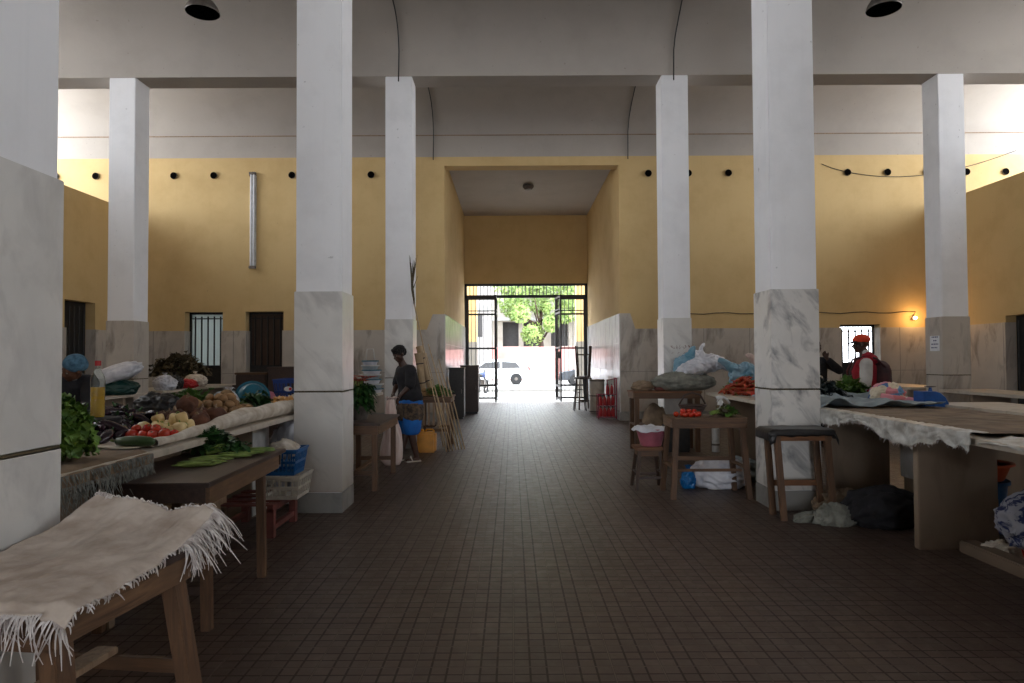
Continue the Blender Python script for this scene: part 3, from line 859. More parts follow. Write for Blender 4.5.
def table(label, cat, x0, x1, y0, y1, h, leg=.055, splay=.0, top_m='wood_dark', leg_m='wood_z', apron=.09, top_t=.025, over=.03, low=.22, bars='H', name='wooden_table', skew=0, apron_m='wood_y'):
    cx, cy = (x0 + x1) / 2, (y0 + y1) / 2; W, D = (x1 - x0) / 2, (y1 - y0) / 2
    t = thing(name, label, cat, (cx, cy, 0), skew)
    MB().box(-W, W, -D, D, h - top_t, h, bev=.004).build('tabletop', M[top_m], t)
    w, d = W - over, D - over; za, zb = h - top_t - apron, h - top_t
    for s in (-1, 1):
        MB().box(-w, w, s * d - .012, s * d + .012, za, zb, bev=.002).build('apron', M['wood'], t)
        MB().box(s * w - .012, s * w + .012, -d + .012, d - .012, za, zb, bev=.002).build('apron', M[apron_m], t)
    lp = {}
    for sx in (-1, 1):
        for sy in (-1, 1):
            p0 = Vector((sx * (w - leg / 2 - .012), sy * (d - leg / 2 - .012), zb)); p1 = Vector((p0.x + sx * splay, p0.y + sy * splay, 0))
            MB().bar(p1, p0, leg, leg * 1.0, (0, 1, 0)).build('leg', M[leg_m], t); lp[(sx, sy)] = (p0, p1)
    def q(k, z): p0, p1 = lp[k]; return p1.lerp(p0, z / zb)
    if bars in ('H', 'X'):
        for sy in (-1, 1): MB().bar(q((-1, sy), low), q((1, sy), low), .05, .022, (0, 1, 0)).build('stretcher', M['wood'], t)
        MB().bar((q((-1, -1), low) + q((1, -1), low)) / 2 + Vector((0, 0, .012)), (q((-1, 1), low) + q((1, 1), low)) / 2 + Vector((0, 0, .012)), .05, .022, (0, 0, 1)).build('stretcher', M[apron_m], t)
    if bars == 'sides':
        for sx in (-1, 1): MB().bar(q((sx, -1), low), q((sx, 1), low), .05, .022, (0, 0, 1)).build('stretcher', M[apron_m], t)
        MB().bar(q((-1, 1), low * 1.1), q((1, 1), low * 1.1), .045, .022, (0, 1, 0)).build('stretcher', M['wood'], t)
    return t

def crate(name, label, m, x, y, z, W, D, H, rz=0, cat='crate', flare=.03, slots=5, group=None):
    t = thing(name, label, cat, (x, y, z), rz, group)
    b = MB(); th = .008; w0, d0, w1, d1 = W / 2 - flare, D / 2 - flare, W / 2, D / 2
    b.box(-w0, w0, -d0, d0, 0, .01)
    def panel(p0, p1, q0, q1, n):
        # corner posts, rails and uprights between bottom edge p and top edge q
        p0, p1, q0, q1 = map(Vector, (p0, p1, q0, q1))
        nr = (p1 - p0).cross(q0 - p0).normalized()
        for (a, c) in ((0, .16), (.46, .56), (.86, 1)):
            A, B, C_, D_ = p0.lerp(q0, a), p1.lerp(q1, a), p1.lerp(q1, c), p0.lerp(q0, c)
            b.add([A, B, C_, D_] + [v - nr * th for v in (A, B, C_, D_)], [(0, 1, 2, 3), (7, 6, 5, 4), (0, 4, 5, 1), (2, 6, 7, 3), (1, 5, 6, 2), (3, 7, 4, 0)])
        for k in range(n + 1):
            u = k / n; du = .016
            A, B = p0.lerp(p1, max(0, u - du)), p0.lerp(p1, min(1, u + du)); C_, D_ = q0.lerp(q1, min(1, u + du)), q0.lerp(q1, max(0, u - du))
            b.add([A, B, C_, D_] + [v - nr * th for v in (A, B, C_, D_)], [(0, 1, 2, 3), (7, 6, 5, 4), (0, 4, 5, 1), (2, 6, 7, 3), (1, 5, 6, 2), (3, 7, 4, 0)])
    c0 = [(-w0, -d0, 0), (w0, -d0, 0), (w0, d0, 0), (-w0, d0, 0)]; c1 = [(-w1, -d1, H), (w1, -d1, H), (w1, d1, H), (-w1, d1, H)]
    for k in range(4): panel(c0[k], c0[(k + 1) % 4], c1[k], c1[(k + 1) % 4], slots * 2)
    b.build('lattice_walls', M[m], t)
    r = MB()
    for k in range(4):
        r.bar(Vector(c1[k]), Vector(c1[(k + 1) % 4]), .018, .014, (0, 0, 1), 0)
    r.build('rim', M[m], t)
    return t

def basin(name, label, cat, m, x, y, z, r0, r1, h, rot=(0, 0, 0)):
    t = thing(name, label, cat, (x, y, z)); t.rotation_euler = rot
    MB().lathe([(0, 0), (r0 - .01, 0), (r0, .012), (r1, h), (r1 + .02, h + .004), (r1 + .02, h + .012), (r1 - .004, h + .01), (r0 - .006, .02), (0, .012)], 32).build('bowl', M[m], t, smooth=50)
    MB().lathe([(r1 + .008, h - .006), (r1 + .026, h - .006), (r1 + .026, h + .012), (r1 + .008, h + .012), (r1 + .008, h - .006)], 32).build('rim', M[m], t, smooth=50)
    return t

def bag(name, label, cat, m, loc, rad, seed, amp=.3, knot=True, tie_m=None, sub=5, flat=.75, group=None, rz=0, lean=0):
    t = thing(name, label, cat, loc, rz, group)
    b = MB(); b.blob((0, 0, rad[2] * flat), rad, sub, amp, 1.6, seed, flat=rad[2] * flat, crease=True)
    for v in b.v: v.z = max(v.z, 0.002)
    b.build('body', M[m], t, smooth=True)
    if knot:
        k = MB(); k.tube([(lean, 0, rad[2] * flat * 1.75), (lean * 1.1, .01, rad[2] * (flat + 1) + .01)], [.03, .012], 10)
        for a in range(7):
            an = a * .9 + seed
            k.leaf((lean * 1.1, 0, rad[2] * (flat + 1)), (math.cos(an) * .6, math.sin(an) * .6, 1), .09, .05, .3, .25, seed + a)
        k.build('knot', M[tie_m or m], t, smooth=True, solid=.002)
    return t

# vegetables: one of each kind, then copies
def proto(name, cat, build):
    t = thing(name, name, cat); build(t); return t
USED = {}
def put(key, loc, rot, label, group, scale=1.0):
    p = PROTO[key]
    if key not in USED:
        USED[key] = 1; p.location = loc; p.rotation_euler = rot; p.scale = (scale,) * 3; p['label'] = label
        if group: p['group'] = group
        return p
    return dup(p, loc, rot, label, group, scale)
def _tomato(t):
    MB().lathe([(0, .012), (.012, .004), (.022, .002), (.031, .014), (.035, .03), (.031, .045), (.02, .055), (.008, .053), (0, .048)], 18).build('fruit', M['tomato'], t, smooth=True)
    b = MB()
    for k in range(5): b.leaf((0, 0, .051), (math.cos(k * 1.256), math.sin(k * 1.256), .15), .018, .008, .5, .1, k, 3)
    b.tube([(0, 0, .049), (.003, 0, .062)], .002, 5); b.build('calyx', M['leaf_dark'], t)
def _potato(t): MB().blob((0, 0, .034), (.046, .036, .034), 3, .14, 1.3, 4).build('skin', M['potato'], t, smooth=True)
def _yam(t):
    MB().blob((0, 0, .07), (.085, .075, .078), 4, .14, 1.8, 8).build('skin', M['yam'], t, smooth=True)
    b = MB(); b.tube([(.0, 0, .135), (.008, 0, .165), (.0, .01, .18)], [.016, .009, .003], 6); b.build('root_tip', M['wood_pale'], t)
def _egg(t):
    b = MB(); pts = []; rs = []
    for k in range(11):
        s = k / 10; pts.append((-.09 + .18 * s, .012 * math.sin(s * 3), .036)); rs.append(.034 * math.sin(PI * (.08 + .86 * (s ** .8))) ** .6 + .002)
    b.tube(pts, rs, 14).build('fruit', M['eggplant'], t, smooth=True)
    b = MB(); b.tube([(-.092, 0, .036), (-.115, 0, .044), (-.125, 0, .052)], [.012, .006, .006], 7)
    for k in range(5): b.leaf((-.094, 0, .036), (.5, math.cos(k * 1.256), math.sin(k * 1.256)), .035, .02, .1, .1, k, 3)
    b.build('calyx', M['leaf_dark'], t)
def _onion(t):
    MB().lathe([(0, 0), (.012, .001), (.026, .012), (.031, .027), (.026, .042), (.012, .052), (.004, .064), (0, .066)], 16).build('bulb', M['onion'], t, smooth=True)
def _pepper(t):
    b = MB(); b.lathe([(0, .004), (.02, 0), (.034, .012), (.04, .04), (.042, .065), (.034, .08), (.015, .082), (0, .074)], 24)
    for v in b.v:
        a = math.atan2(v.y, v.x); k = 1 + .1 * math.cos(4 * a); v.x *= k; v.y *= k
    b.build('fruit', M['pale_veg'], t, smooth=True)
    MB().tube([(0, 0, .074), (.004, 0, .095), (.012, 0, .1)], [.006, .004, .005], 6).build('stem', M['stalk'], t)
def _carrot(t):
    b = MB(); b.tube([(.08, 0, .016), (.04, .002, .016), (-.02, 0, .016), (-.07, .003, .012), (-.1, .004, .008)], [.012, .019, .016, .009, .002], 12).build('root', M['carrot'], t, smooth=True)
    b = MB()
    for k in range(4): b.tube([(.088, 0, .016), (.12, .01 * (k - 1.5), .02 + .004 * k)], [.003, .0015], 4)
    b.build('stem', M['stalk'], t)
def _bean(t):
    b = MB(); b.tube([(-.11, 0, .009), (-.07, .004, .01), (0, .009, .01), (.07, .004, .01), (.11, -.004, .009)], [.003, .0085, .0095, .0085, .003], 7).build('pod', M['bean'], t, smooth=True)
PROTO = {}
for k, c, f in (('tomato', 'tomato', _tomato), ('potato', 'potato', _potato), ('brown_root', 'root vegetable', _yam), ('eggplant', 'eggplant', _egg), ('onion', 'onion', _onion),
                ('pale_pepper', 'pepper', _pepper), ('carrot', 'carrot', _carrot), ('green_bean', 'green bean', _bean)):
    PROTO[k] = proto(k, c, f)

def heap(key, cx, cy, z, rx, ry, s, layers, label, group, seed, scale=1.0, lift=None, rnd=True, spread=1.0):
    """a heap: layers of hexagonally spaced pieces, each layer smaller and higher"""
    rg = random.Random(seed); lift = lift or s * .78
    for L in range(layers):
        k = 1 - L / layers * .92
        a, c = rx * k, ry * k
        ny = max(0, int(c / (s * .87)))
        for j in range(-ny, ny + 1):
            nx = max(0, int(a * math.sqrt(max(0, 1 - (j / (ny + .5)) ** 2)) / s))
            for i in range(-nx, nx + 1):
                x = cx + (i + .5 * (j % 2) + .25 * (L % 2)) * s * spread + rg.uniform(-.08, .08) * s
                y = cy + (j * .87 + .3 * (L % 2)) * s * spread + rg.uniform(-.08, .08) * s
                rot = (rg.uniform(-.5, .5), rg.uniform(-.5, .5), rg.uniform(0, 6.28)) if rnd else (0, 0, rg.uniform(0, 6.28))
                put(key, (x, y, z + L * lift + rg.uniform(0, .1) * s), rot, label, group, scale * rg.uniform(.88, 1.12))

def bunch(name, label, cat, loc, r, h, n, m, stem_m='stalk', seed=0, L=.16, W=.09, lie=None, ruffle=.3, group=None, rz=0):
    """bunch of leaves: standing dome, or lying along +x when lie is a length"""
    rg = random.Random(seed); t = thing(name, label, cat, loc, rz, group)
    b = MB(); s = MB()
    for k in range(n):
        a = rg.uniform(0, 6.283); el = rg.uniform(.05, 1.45)
        if lie:
            u = rg.random(); p = Vector((lie * (.35 + .65 * u), rg.gauss(0, r * .45), r * .35 + abs(rg.gauss(0, h * .4))))
            d = Vector((rg.uniform(.0, 1), rg.gauss(0, .5), rg.uniform(-.1, .6)))
            if k % 4 == 0: s.tube([(rg.uniform(-.03, 0), rg.gauss(0, r * .2), .015 + rg.uniform(0, .04)), (lie * .3, rg.gauss(0, r * .3), .03 + rg.uniform(0, .05)), p], [.005, .004, .002], 5)
        else:
            rr = rg.uniform(.45, .95); p = Vector((math.cos(a) * math.cos(el) * r * rr, math.sin(a) * math.cos(el) * r * rr, .03 + (h - .04) * math.sin(el) * rr))
            d = Vector((math.cos(a) * math.cos(el), math.sin(a) * math.cos(el), math.sin(el) + .2))
            if k % 3 == 0: s.tube([(math.cos(a) * .02, math.sin(a) * .02, .002), (p.x * .5, p.y * .5, p.z * .6), p], [.006, .004, .002], 5)
        b.leaf(p, d, L * rg.uniform(.7, 1.2), W * rg.uniform(.7, 1.2), rg.uniform(.2, .9), ruffle, seed * 31 + k, 5)
    for v in b.v: v.z = max(v.z, .004)
    for v in s.v: v.z = max(v.z, .002)
    b.build('leaves', M[m], t, smooth=True)
    s.build('stems', M[stem_m], t, smooth=True)
    return t

def sheet(name, label, cat, fn, m, nu=60, nv=40, solid=.004, fringe=None, fringe_m='thread', group=None):
    """cloth from a surface fn(u, v) in place; fringe: list of (edge points fn(t), n, length, spread dir)"""
    b = MB(); b.grid(fn, nu, nv)
    c = sum(b.v, Vector()) / len(b.v); zmin = min(v.z for v in b.v)
    org = Vector((c.x, c.y, zmin)); b.v = [v - org for v in b.v]
    t = thing(name, label, cat, org, 0, group)
    b.build('woven_sheet', M[m], t, smooth=True, solid=solid)
    if fringe:
        f = MB(); rg = random.Random(9)
        for (ef, n, L, dr, sp) in fringe:
            for k in range(n):
                tt = (k + rg.random()) / n; p = Vector(ef(tt)) - org
                d = Vector(dr) + Vector([max(-1.3, min(1.3, rg.gauss(0, 1))) * q_ for q_ in (sp, sp, sp * .5)]); l = L * rg.uniform(.5, 1.15)
                cu = Vector((rg.gauss(0, .3), rg.gauss(0, .3), 0)); pts = []
                for q_ in range(6):
                    s_ = q_ / 5
                    pts.append(p + d * l * s_ * (1 - .45 * s_) + cu * l * s_ * s_ * .7 + Vector((0, 0, -l * .75 * s_ * s_)) + Vector((0, 0, .006 * s_)))
                f.tube(pts, [.003, .0028, .0026, .0022, .0018, .001], 4, cap=False)
        o = f.build('frayed_fringe', M[fringe_m], t); o['kind'] = 'stuff'
    return t
def fnoise(x, y, s=1, k=0): return noise.noise(Vector((x * s, y * s, k)))
# ================================================================== left side of the aisle
CT = .955
L1 = counter('long marble counter left of the aisle, heaped with vegetables', -3.45, -2.15, 3.02, 11.4, CT,
        [(-3.0, -2.25, 3.83, .07), (-3.0, -2.46, 6.46, .45), (-3.0, -2.28, 9.8, .07)])
counter('marble counter at the far left, piled with white sacks and bags', -7.25, -6.1, 8.6, 11.45, CT, [(-7.1, -6.4, 8.9, .07), (-7.1, -6.2, 10.9, .07)])
counter('marble counter at the far left beyond the white pillar', -7.3, -6.2, 12.15, 15.6, CT, [(-7.1, -6.35, 12.5, .07), (-7.1, -6.35, 15, .07)])

MB().box(-2.46 + 2.8, -2.452 + 2.8, 6.47 - 7.21, 6.90 - 7.21, .02, .88, bev=.002).build('white_side_panel', M['white_plastic'], L1)
# --- nearest small table with frayed sackcloth
t = thing('side_table', 'small rough wooden table in the left foreground under a frayed beige cloth', 'table', (-1.37, 2.035, 0), R(-7))
W, D, h = .27, .295, .875
MB().box(-W, W, -D, D, h - .02, h, bev=.003).build('tabletop', M['wood_dark'], t)
for s in (-1, 1):
    MB().box(-W + .015, W - .015, s * (D - .02) - .012, s * (D - .02) + .012, h - .105, h - .02, bev=.002).build('apron', M['wood'], t)
    MB().box(s * (W - .012) - .012, s * (W - .012) + .012, -D + .01, D - .01, h - .095, h - .02, bev=.002).build('apron', M['wood_y'], t)
lg = {}
for sx in (-1, 1):
    for sy in (-1, 1):
        p0 = Vector((sx * (W - .05), sy * (D - .055), h - .02)); p1 = p0 + Vector((.12 if sx > 0 else -.01, sy * .05, -(h - .02))); lg[(sx, sy)] = (p1, p0)
        MB().bar(p1, p0, .05, .065, (0, 1, 0)).build('leg', M['wood_z'], t)
def lq(k, z): return lg[k][0].lerp(lg[k][1], z / .855)
for sy in (-1, 1): MB().bar(lq((-1, sy), .5), lq((1, sy), .5), .045, .022, (0, 1, 0)).build('stretcher', M['wood'], t)
MB().bar((-.02, -D + .05, .535), (-.02, D - .02, .535), .075, .022, (0, 0, 1)).build('stretcher', M['wood_pale'], t)

A, B_, C_, D_ = Vector((-1.66, 1.66, .89)), Vector((-1.10, 1.69, .885)), Vector((-1.075, 2.47, .965)), Vector((-1.565, 2.60, 1.0))
def f1(u, v):
    # u across to the right, v away from the camera
    p = A.lerp(B_, u).lerp(D_.lerp(C_, u), v)
    base = .885
    lift = (p.z - .885) * max(0, (v - .45) / .55) ** 1.6 / 1
    z = base + lift * 1.0 - .035 * math.sin(PI * u) * max(0, v - .5) * 1.6
    z += .012 * (fnoise(u * 5, v * 6, 1) + 1) * .8 + .010 * math.sin(u * 11 + v * 4) * v + .004 * fnoise(u * 30, v * 30)
    if u > .93: z -= (u - .93) * .35; 
    if v < .05: z -= (.05 - v) * .6
    return (p.x + .012 * fnoise(v * 9, 3), p.y + .015 * fnoise(u * 9, 7), max(z, .879 if v < .8 and u < .9 else z))
sheet('sackcloth', 'frayed beige sackcloth curling over the foreground table', 'cloth', f1, 'cloth_beige', 70, 70, .004,
      [(lambda s: f1(s, 0), 150, .10, (0.05, -.55, -.35), .35), (lambda s: f1(1, .0 + .75 * s), 60, .03, (.5, 0, -.2), .4),
       (lambda s: f1(1, .72 + .28 * s), 200, .125, (.42, .0, -.28), .36), (lambda s: f1(.86 + .14 * s, 1), 90, .11, (.45, .15, -.3), .36),
       (lambda s: f1(s, 1), 80, .035, (0, .2, .6), .5), (lambda s: f1(.0 + .12 * s, .99), 40, .04, (0, .1, .9), .5)])

# --- second, long dark table
T2 = thing('wooden_table', 'long dark wooden table holding beans and spinach, left of the aisle', 'table', (-2.02, 4.45, 0), R(2.2))
W, D, h = .335, .72, .83
MB().box(-W, W, -D, D, h - .028, h, bev=.004).build('tabletop', M['wood_dark'], T2)
for s in (-1, 1):
    MB().box(-W + .03, W - .03, s * (D - .04) - .012, s * (D - .04) + .012, h - .115, h - .028).build('apron', M['wood_dark'], T2)
    MB().box(s * (W - .02) - .013, s * (W - .02) + .013, -D + .03, D - .15, h - .125, h - .028, bev=.002).build('apron', M['wood_y'], T2)
for sx in (-1, 1):
    for y in (-D + .09, D - .42):
        MB().bar((sx * (W - .04), y, 0), (sx * (W - .055), y, h - .028), .055, .05).build('leg', M['wood_z'], T2)
    
for y in (-D + .09, D - .42): MB().bar((-W + .05, y, .22), (W - .05, y, .22), .05, .025).build('stretcher', M['wood_dark'], T2)
MB().bar((-.05, -D + .09, .245), (-.05, D - .42, .245), .05, .025, (0, 0, 1)).build('stretcher', M['wood_dark'], T2)

# goods on the dark table
rg = random.Random(2)
for k in range(48):
    row = k % 8; lay = k // 24
    u = (k % 24) / 24
    g_ = k % 2; px = -2.0 + .11 * g_ + u * .06 + rg.uniform(-.05, .04); py = 4.24 + .42 * g_ + u * .3 + rg.uniform(-.05, .05)
    put('green_bean', (px, py, h + .002 + .012 * lay + rg.uniform(0, .012)), (rg.uniform(-.1, .1), rg.uniform(-.04, .04), R(rg.uniform(8, 42))),
        'slim green bean lying loose on the dark table beside the spinach', 'green beans on the dark table', .92)
bunch('spinach_bunch', 'dark green spinach bunch on the dark table behind the beans', 'greens', (-2.17, 4.92, h + .002), .15, .15, 170, 'leaf_dark', seed=4, L=.10, W=.075)
bunch('spinach_bunch', 'lower green bunch lying between spinach and beans on the dark table', 'greens', (-2.1, 4.75, h + .002), .10, .05, 70, 'leaf_dark', seed=5, L=.10, W=.05, lie=.2, rz=R(30))

# fringed grey cloth over the near end of the counter
def f2(u, v):
    x = -2.13 - v * .85; y = 3.1 + u * .98; z = CT + .012 + .006 * fnoise(u * 7, v * 7)
    if v < .1: x = -2.135 + .02 * math.sin(u * 30) * .3; z = CT + .01 - (.1 - v) * .9
    return (x, y, z)
sheet('sackcloth', 'grey sackcloth with long fringe over the near end of the left counter', 'cloth', f2, 'cloth_brown', 50, 40, .004,
      [(lambda s: f2(s, .02), 260, .11, (.12, 0, -.75), .14), (lambda s: f2(s, .08), 160, .07, (.2, 0, -.6), .2)], 'grey_thread')
# white woven sheet rolled along the counter edge
def f3(u, v):
    y = 4.25 + u * 2.95; r = .03 + .045 * max(0, min(1, (u - .12) * 3)) + .012 * fnoise(u * 9, 2)
    a = v * 2.2 * PI; 
    roll = (-2.21 - r * .5 + r * math.cos(a), CT + .008 + r * .85 + r * .85 * math.sin(a) + .006 * fnoise(u * 20, v * 4))
    return (roll[0] + .012 * fnoise(u * 6, 9), y, max(roll[1], CT + .004))
sheet('woven_sheet_roll', 'off-white woven plastic sheet rolled up along the left counter edge', 'cloth', f3, 'sack', 120, 26, .003)
def f3b(u, v):
    y = 4.1 + u * 2.7; x = -2.25 - v * 1.1
    return (x, y, CT + .006 + .012 * (1 + fnoise(u * 9, v * 7, 1)))
sheet('woven_sheet', 'off-white woven sheet spread under the vegetables on the left counter', 'cloth', f3b, 'sack', 80, 30, .003)

# lettuce
t = thing('lettuce_bunch', 'large bright green lettuce bunch at the near end of the left counter', 'greens', (-2.40, 3.62, CT + .016))
b = MB(); st = MB(); rg = random.Random(77)
for k in range(620):
    a = rg.uniform(0, 6.283); el = rg.uniform(-.05, 1.5); rr = rg.uniform(.6, 1.0)
    d = Vector((math.cos(a) * math.cos(el), math.sin(a) * math.cos(el), math.sin(el)))
    p = Vector((d.x * .175 * rr, d.y * .175 * rr, .06 + d.z * .27 * rr)); nrm = (d + Vector((rg.gauss(0, .35), rg.gauss(0, .35), rg.gauss(0, .35)))).normalized()
    u = nrm.orthogonal().normalized(); w_ = nrm.cross(u); o = len(b.v); R0 = rg.uniform(.026, .045); ph = rg.uniform(0, 6)
    b.v.append(p - nrm * .012)
    for q_ in range(14):
        an = q_ * 2 * PI / 14; r_ = R0 * (1 + .22 * math.sin(an * 3 + ph))
        b.v.append(p + (u * math.cos(an) + w_ * math.sin(an)) * r_ + nrm * (.012 * math.sin(an * 5 + ph) + .008))
    for q_ in range(14): b.f.append((o, o + 1 + q_, o + 1 + (q_ + 1) % 14))
    if k % 12 == 0: st.tube([(d.x * .02, d.y * .02, .002), (p.x * .5, p.y * .5, max(.02, p.z * .55)), p], [.008, .006, .003], 6)
for v in b.v: v.z = max(v.z, .004)
b.build('leaves', M['lettuce'], t, smooth=True); st.build('stems', M['stalk'], t, smooth=True)
# oil bottle on an upturned basin
basin('basin', 'dark upturned basin under the oil bottle', 'basin', 'dark', -2.92, 4.72, CT + .15, .2, .15, .12, rot=(PI, 0, 0))
t = thing('oil_bottle', 'clear plastic bottle of yellow oil with a red cap', 'bottle', (-2.86, 4.72, CT + .152)); t.scale = (.8, .8, .98)
prof = [(0, 0), (.045, 0), (.056, .012), (.057, .12), (.052, .14), (.057, .16), (.057, .25), (.05, .29), (.024, .335), (.019, .35), (.019, .37)]
MB().lathe(prof + [(.017, .37), (.017, .35), (.048, .288), (.055, .25), (.055, .014), (0, .004)], 24).build('plastic_shell', M['glass'], t, smooth=50)
MB().lathe([(0, .005), (.05, .006), (.0545, .016), (.0545, .215), (0, .215)], 24).build('oil', M['oil'], t, smooth=50)
MB().lathe([(0, .365), (.024, .365), (.024, .4), (0, .402)], 20).build('cap', M['red_plastic'], t, smooth=50)
# gourd
b = MB(); b.tube([(-.125, 0, .033), (-.11, 0, .033), (-.06, .004, .034), (.02, .005, .035), (.09, .002, .033), (.12, 0, .033), (.13, 0, .033)], [.006, .022, .031, .034, .03, .018, .005], 16)
t = thing('green_gourd', 'long dark green gourd lying at the counter edge before the tomatoes', 'gourd', (-2.30, 4.17, CT + .018), R(-3))
b.build('skin', M['zucchini'], t, smooth=True); MB().tube([(-.128, 0, .034), (-.15, 0, .04)], [.006, .007], 6).build('stem', M['stalk'], t)

heap('eggplant', -3.05, 5.2, CT + .02, .28, .24, .085, 3, 'glossy dark eggplant in the pile behind the lettuce', 'pile of eggplants on the left counter', 21, 1.0, lift=.05)
heap('eggplant', -2.74, 4.46, CT + .02, .16, .10, .085, 2, 'glossy dark eggplant in front of the oil bottle', 'eggplants before the oil bottle', 121, 1.0, lift=.05)
heap('tomato', -2.47, 4.58, CT + .02, .19, .08, .069, 2, 'red tomato in the small pile behind the green gourd', 'tomatoes on the left counter', 22, 1.0, lift=.04)
heap('pale_pepper', -2.45, 4.86, CT + .02, .17, .12, .085, 2, 'cream coloured pepper in the pile behind the tomatoes', 'pale peppers on the left counter', 23, 1.0, lift=.06)
heap('brown_root', -2.58, 5.3, CT + .02, .26, .2, .155, 2, 'big reddish brown root in the pile behind the pale peppers', 'brown roots on the left counter', 24, .95, lift=.11)
heap('potato', -2.60, 6.0, CT + .02, .30, .38, .088, 4, 'light brown potato in the tall heap mid counter', 'potatoes on the left counter', 25, 1.05, lift=.052)
heap('potato', -2.85, 6.65, CT + .02, .18, .18, .16, 2, 'large brown potato behind the heap of smaller ones', 'large potatoes on the left counter', 26, 1.9, lift=.1)
heap('onion', -2.72, 7.95, CT + .02, .22, .16, .062, 2, 'small golden onion beside the blue basin near the pillar', 'onions by the blue basin', 27, 1.0, lift=.04)
bag('plastic_bag', 'crumpled black plastic bag on the left counter behind the eggplants', 'bag', 'black', (-3.16, 6.1, CT + .02), (.2, .17, .13), 3, .35, knot=False)
bunch('leafy_greens', 'light green leafy bunch beside the black bag', 'greens', (-3.1, 6.6, CT + .02), .2, .2, 200, 'leaf', seed=12, L=.14, W=.07)
bunch('leafy_greens', 'darker green bunch lying behind the potato heap', 'greens', (-2.95, 7.2, CT + .02), .14, .14, 120, 'leaf_dark', seed=13, L=.14, W=.06, lie=.3, rz=R(20))
basin('basin', 'teal blue plastic basin tipped on its side on the left counter', 'basin', 'teal_plastic', -2.84, 7.5, CT + .17, .12, .165, .15, rot=(R(-108), R(12), R(20)))
bag('plastic_bag', 'small white bag against the tipped teal basin', 'bag', 'white_bag', (-3.06, 7.4, CT + .02), (.1, .09, .1), 6, .3)
crate('plastic_crate', 'dark blue crate on the left counter beside the pillar', 'navy_plastic', -2.68, 8.5, CT + .002, .42, .5, .3, slots=4)
# emblem on that crate
b = MB(); b.lathe([(0, 0), (.05, 0), (.05, .004), (0, .004)], 20, M=Matrix.Translation((-.02, -.255, .19)) @ Matrix.Rotation(R(90), 4, 'X') @ Matrix.Scale(.6, 4, (0, 1, 0)))
cr = [o for o in bpy.data.objects if o.get('label', '').startswith('dark blue crate on')][0]
b.build('white_emblem', M['white_plastic'], cr)
b = MB(); b.lathe([(0, 0), (.018, 0), (.018, .003), (0, .003)], 16, M=Matrix.Translation((.005, -.2605, .19)) @ Matrix.Rotation(R(90), 4, 'X')); b.build('red_emblem', M['red_plastic'], cr)
bag('packet', 'red and white packet beside the dark blue crate', 'packet', 'pink_plastic', (-2.9, 8.1, CT + .02), (.1, .06, .09), 2, .2, knot=False, sub=3)

# crates before the near pillar, on a red frame
t = thing('low_stand', 'low reddish wooden frame under the crates beside the pillar', 'stand', (-2.28, 6.08, 0))
for x in (-.2, .24):
    for y in (-.28, .3): MB().box(x - .03, x + .03, y - .03, y + .03, 0, .24).build('leg', M['wine'] if 'wine' in M else M.setdefault('wine', mat('faded red paint wood', srgb(124, 66, 60), srgb(92, 50, 44))), t)
for x in (-.2, .24): MB().box(x - .025, x + .025, -.31, .33, .22, .27).build('rail', M['wine'], t); MB().box(x - .02, x + .02, -.25, .27, .06, .1).build('rail', M['wine'], t)
for y in (-.28, -.1, .1, .3): MB().box(-.23, .27, y - .045, y + .045, .27, .285).build('slat', M['wine'], t)
crate('plastic_crate', 'dirty white crate under the blue one, before the near left pillar', 'dirty_white', -2.02, 6.12, .286, .36, .4, .2, slots=3)
crate('plastic_crate', 'bright blue crate stacked on the dirty white one before the pillar', 'blue_plastic', -2.04, 6.12, .49, .33, .34, .22, slots=4)
b = MB()
tag(MB().blob((0, 0, .08), (.12, .12, .08), 4, .35, 2.2, 5, crease=True).build('rag', M['sack'], smooth=True), 'pale rag stuffed in the top of the blue crate', 'rag', (-2.04, 6.12, .62))
# under the counter
bag('plastic_bag', 'white plastic bag under the left counter seen past the bean table', 'bag', 'white_bag', (-2.38, 7.3, 0), (.2, .25, .5), 31, .2, knot=False)
bag('plastic_bag', 'teal plastic bag under the left counter behind the dark table', 'bag', 'teal_plastic', (-2.75, 4.45, 0), (.22, .2, .42), 32, .2, knot=False)
tag(MB().box(-.3, .3, -.3, .3, 0, .4, bev=.02).build('carton', M['wood_pale']), 'beige carton on the floor under the near end of the left counter', 'carton', (-2.75, 5.6, 0))

# --- far left: sacks and bags
bag('sack', 'big white sack lying on the far left counter beside the vendor in blue cap', 'sack', 'white_bag', (-6.24, 10.75, CT + .2), (.48, .22, .15), 41, .14, knot=False, rz=0); 
WS = [o for o in bpy.data.objects if o.get('label', '').startswith('big white sack')][0]; WS.rotation_euler = (0, R(-20), 0)
bag('bag', 'dark green bag under the big white sack', 'bag', 'green_wrap', (-6.3, 10.85, CT), (.36, .24, .14), 42, .2, knot=False)
bag('bag', 'greyish pink plastic bag beside the dark green one', 'bag', 'white_bag', (-6.35, 12.5, CT), (.2, .18, .15), 43, .3)
bag('bag', 'small black bag among the bags beyond the far left pillar', 'bag', 'black', (-6.4, 12.95, CT), (.16, .15, .15), 44, .3)
bag('bag', 'red bundle among the bags beyond the far left pillar', 'bag', 'red_plastic', (-6.33, 13.3, CT), (.2, .15, .1), 45, .25, knot=False)
bag('bag', 'cream bag beyond the red bundle at the far left', 'bag', 'sack', (-6.4, 13.8, CT), (.22, .2, .15), 46, .25)
bunch('dry_leaf_bundle', 'big bundle of dry olive leaves behind the bags at the far left', 'leaf bundle', (-6.95, 14.3, CT + .2), .5, .42, 700, 'leaf_dry', seed=15, L=.2, W=.12, ruffle=.4)
bag('sack', 'brown sack holding up the dry leaf bundle', 'sack', 'cloth_brown', (-6.9, 14.3, CT), (.34, .4, .13), 47, .15, knot=False)
